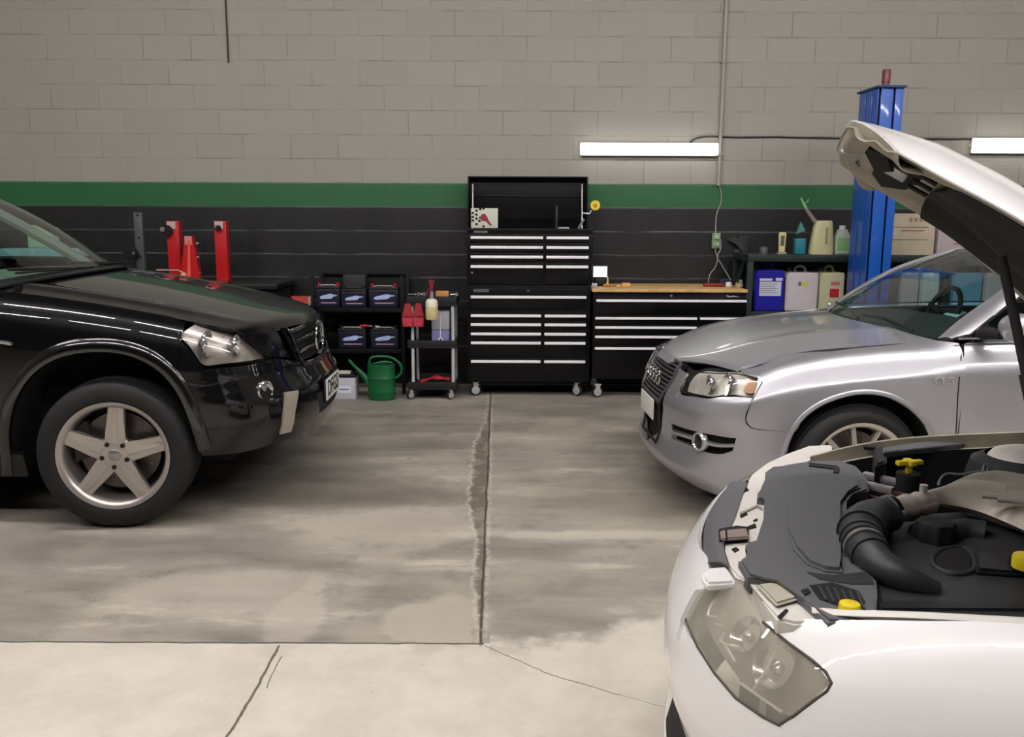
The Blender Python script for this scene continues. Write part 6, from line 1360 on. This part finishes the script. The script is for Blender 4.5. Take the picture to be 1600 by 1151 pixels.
MB().cyl((-.0, 0, hb_*.862), (0, 0, hb_), .026, 20).build('cap', mat('white cap', '#bfc2c0', .4), t); MB().box(-w2*.8, -.0368, hb_*.12, w2*.7, -.0355, hb_*.58).build('label', mat('green label', '#7fa86c', .5), t)
t, w2 = ut('carton', 1394, 1452, 'stained white carton with a red stripe, right of the blue lift post', 'box')
w2 += .02; hc_ = uz(333.5, 1425); MB().box(-w2, -.03, 0, w2, .28, hc_, .003).build('box', mat('stained carton', '#b3a892', .8, noise=.14, nscale=6), t)
for (f0, f1, m_) in ((.66, .675, mat('carton crease', '#3f3b34', .8)), (.36, .372, MATS.get('carton crease'))):
    MB().box(-w2*.98, -.0315, hc_*f0, w2*.7, -.0302, hc_*f1).build('crease', MATS['carton crease'], t)
MB().box(-w2*.6, -.0315, hc_*.57, w2*.5, -.0302, hc_*.60).build('red_stripe', mat('carton red', '#a34c42', .7), t)
for k in range(4): MB().box(-w2*.25+k*.04, -.0315, hc_*.80, -w2*.25+k*.04+.025, -.0302, hc_*.90).build('faded_print', mat('faded print', '#8f7c58', .8), t)
t, w2 = ut('carton', 1462, 1530, 'clean white carton with a small red print, farthest right on the upper shelf', 'box')
hc_ = uz(335, 1490); MB().box(-w2, -.02, 0, w2, .28, hc_, .003).build('box', mat('clean carton', '#aaa0a0', .8), t); MB().box(-w2*.25, -.0215, hc_*.26, w2*.38, -.0202, hc_*.29).build('red_print', MATS['carton red'], t); MB().cyl((w2*.35, -.0225, hc_*.13), (w2*.35, -.0202, hc_*.13), .010, 14).build('red_dot', mat('dark red dot', '#7c2730', .6), t)
# ---- blue lift post
YP = 6.75; a, b = wp(1373, 300, YP), wp(1413, 137, YP)
pt = wp(1373, 137, YP); ptr = wp(1413, 137, YP); pw = ptr.x-pt.x; zt_ = pt.z
left = wp(1342, 137, YP+.25); dpt = .30
t = thing('lift_post', 'tall blue steel car lift post behind the silver sedan', 'lift post', (pt.x, YP, floor_z(YP)))
bl_ = mat('blue lift enamel', '#0d4fa8', .38, coat=.3, noise=.05, nscale=4); z0_ = floor_z(YP); H_ = zt_-z0_
mb = MB(); ww_ = pw
# C-channel standing on a base plate, slightly turned so its left flank shows
def rot_box(mb, x0, y0, z0, x1, y1, z1, bev=.003): mb.box(x0, y0, z0, x1, y1, z1, bev)
DP = .36
rot_box(mb, 0, 0, .02, .006, DP, H_); rot_box(mb, .022, 0, .02, ww_*.60, .008, H_)
rot_box(mb, ww_*.68, .0, .02, ww_, .008, H_); rot_box(mb, ww_-.006, .0085, .02, ww_, DP, H_); rot_box(mb, .0065, DP-.008, .02, ww_-.0065, DP, H_)
for zz_ in (.10, .22): rot_box(mb, -.006, zz_, .02, -.0005, zz_+.02, H_)
mb.build('column', bl_, t)
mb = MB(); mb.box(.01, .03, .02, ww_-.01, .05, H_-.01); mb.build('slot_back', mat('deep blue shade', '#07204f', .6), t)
mb = MB(); mb.prism([(-.012, -.02), (ww_+.012, -.02), (ww_+.012, .39), (-.012, .39)], H_+.0005, H_+.016, 'z', .002); mb.build('cap_plate', mat('dark blue cap', '#0a2a55', .5), t)
mb = MB(); mb.box(-.12, -.15, 0, ww_+.12, .46, .0195, .003); mb.build('base_plate', bl_, t)
q = wp(1384, 130, YP+.1); mb = MB(); mb.lathe([(0, 0), (.035, 0), (.035, .012), (.026, .014), (.026, .03), (0, .03)], (q.x-pt.x, .10, H_+.0165), 'z', 22); mb.build('sheave_base', mat('grey sheave', '#5b5550', .5), t)
mb = MB(); mb.lathe([(0, .0305), (.030, .0305), (.030, .12), (.026, .125), (0, .125)], (q.x-pt.x, .10, H_+.0165), 'z', 22); mb.build('beacon', mat('faded red lamp', '#6e3237', .4), t)
mb = MB(); mb.box(.01, -.10, .45, ww_-.01, -.001, .75, .01); mb.build('carriage', mat('deep blue shade', '#07204f', .6), t)
# ---- wall lamps, conduit, sockets, cords
def wall_lamp(px0, px1, py0, py1, label, over=0):
    Yl = BACK-.09; a, b = wp(px0, (py0+py1)/2, Yl), wp(px1, (py0+py1)/2, Yl); z1_, z0__ = wp((px0+px1)/2, py0, Yl).z, wp((px0+px1)/2, py1, Yl).z
    c = (a.x+b.x)/2; w2 = (b.x-a.x)/2; h = z1_-z0__; t = thing('wall_lamp', label, 'lamp', (c, BACK, z0__), 0, 'fluorescent lamps on the block wall')
    MB().box(-w2+.01, -.045, .0, w2-.01, -.001, h, .005).build('housing', lamp_body, t)
    MB().prism([(-.045, .006), (-.085, .012), (-.092, h*.5), (-.085, h*.92), (-.045, h*.98)], -w2+.03, w2-.03, 'x', .003).build('diffuser', lamp_white, t)
    for s_ in (-1, 1): MB().box(min(s_*w2, s_*(w2-.0295)), -.09, .004, max(s_*w2, s_*(w2-.0295)), -.0455, h*.97, .010).build('end_cap', mat('glowing end cap', '#fff9ea', .5, emis=2.2), t)
    for xx in (-w2-.008, w2+.001): MB().box(xx, -.03, h*.45, xx+.007, -.015, h*.58, .001).build('end_clip', steel, t)
    return t
wall_lamp(907, 1123, 222.5, 243, 'lit fluorescent lamp on the wall above the wooden-topped bench')
wall_lamp(1522, 1740, 215, 239.5, 'lit fluorescent lamp on the wall cut by the right edge, above the raised bonnet')
pc = wp(1131, 100, BACK-.02).x; zc1 = wp(1125, 290, BACK-.02).z
t = thing('conduit', 'grey electrical conduit running down the wall beside the lamp', 'conduit', (pc, BACK-.02, zc1))
MB().tube([(0, 0, 0), (0, 0, CEIL-zc1-.002)], .016, 14).build('pipe', mat('grey conduit', '#9a9690', .5), t)
for zz_ in (.25, 1.0, 1.75): MB().box(-.03, -.018, zz_, .03, .019, zz_+.02, .003).build('clip', mat('conduit clip', '#8a867f', .5), t)
Yo = BACK-.035; a, b = wp(1112.5, 388, Yo), wp(1126, 364, Yo); c = (a.x+b.x)/2
t = thing('wall_socket', 'pale green double power socket on the dark wall above the bench', 'socket', (c, BACK, (a.z+b.z)/2))
w2, h2 = (b.x-a.x)/2, (b.z-a.z)/2
MB().box(-w2, -.04, -h2, w2, -.001, h2, .006).build('box', mat('pale green plastic', '#7fa070', .45), t)
for s_ in (-.5, .45): MB().box(-w2*.6, -.062, h2*s_-.014, w2*.6, -.0405, h2*s_+.018, .004).build('plug', mat('plug green white', '#a5bd97', .4), t)
cordm = mat('pale grey cord', '#a09c98', .5)
def cord(pix, ys, label, r=.0045):
    pts = [wp(x, y, Y) for (x, y), Y in zip(pix, ys)]; mb = MB(); mb.tube([Vector(p) for p in catmull([tuple(p) for p in pts], 40)], r, 8); tag(mb.build('cord', cordm, angle=80), label, 'cord')
yw_ = BACK-.012
cord([(1124, 291), (1127, 305), (1126, 318), (1120, 333), (1118.5, 348), (1118, 366)], [yw_]*5+[BACK-.05], 'pale cord hanging from the conduit end down to the green socket')
cord([(1119, 378), (1118, 393), (1121, 402), (1118, 416), (1109, 429), (1107, 441)], [BACK-.07, BACK-.05, BACK-.045, BACK-.04, BACK-.09, YB+.48], 'pale cord from the socket down to the red case, curving left')
cord([(1124.5, 370), (1126, 388), (1120.5, 401), (1126, 411), (1134, 424), (1142, 438)], [BACK-.07, BACK-.05, BACK-.055, BACK-.05, BACK-.06, YB+.45], 'pale cord from the socket slanting right to the bench end')
mb = MB(); p0 = wp(350.5, -60, yw_); p1 = wp(357, 98, yw_); mb.tube([(p1.x, yw_, CEIL-.002), (p1.x, yw_, p1.z)], .007, 8); tag(mb.build('cable', mat('dark cable', '#2d2b28', .6)), 'dark cable hanging down the cream blocks above the SUV', 'cable')
mb = MB(); pts = [wp(x, y, yw_) for x, y in ((1078, 222), (1086, 217), (1100, 213.5), (1121, 213))]; mb.tube([Vector(p) for p in catmull([tuple(p) for p in pts], 16)]+[Vector(wp(x, y, yw_)) for x, y in ((1160, 214.5), (1215, 213.5), (1240, 214.5), (1330, 216), (1500, 217), (1700, 218))], .006, 8); tag(mb.build('lamp_cable', mat('dark cable', '#2d2b28', .6), angle=80), 'thin dark cable running along the wall between the two wall lamps', 'cable')
p = wp(1160, 390, BACK-.06); t = thing('wall_bracket', 'dark iron bracket on the black wall above the bench end', 'bracket', (p.x, BACK, p.z))
MB().box(-.03, -.02, -.10, .06, -.001, .12, .004).build('plate', mat('dusty iron', '#26282a', .6, .3), t); MB().prism([(-.13, .08), (-.08, .12), (.02, .05), (.05, -.02), (.0, -.02), (-.05, .05)], -.05, -.0205, 'y', .006).build('arm', mat('dusty iron light', '#333538', .6, .3), t)
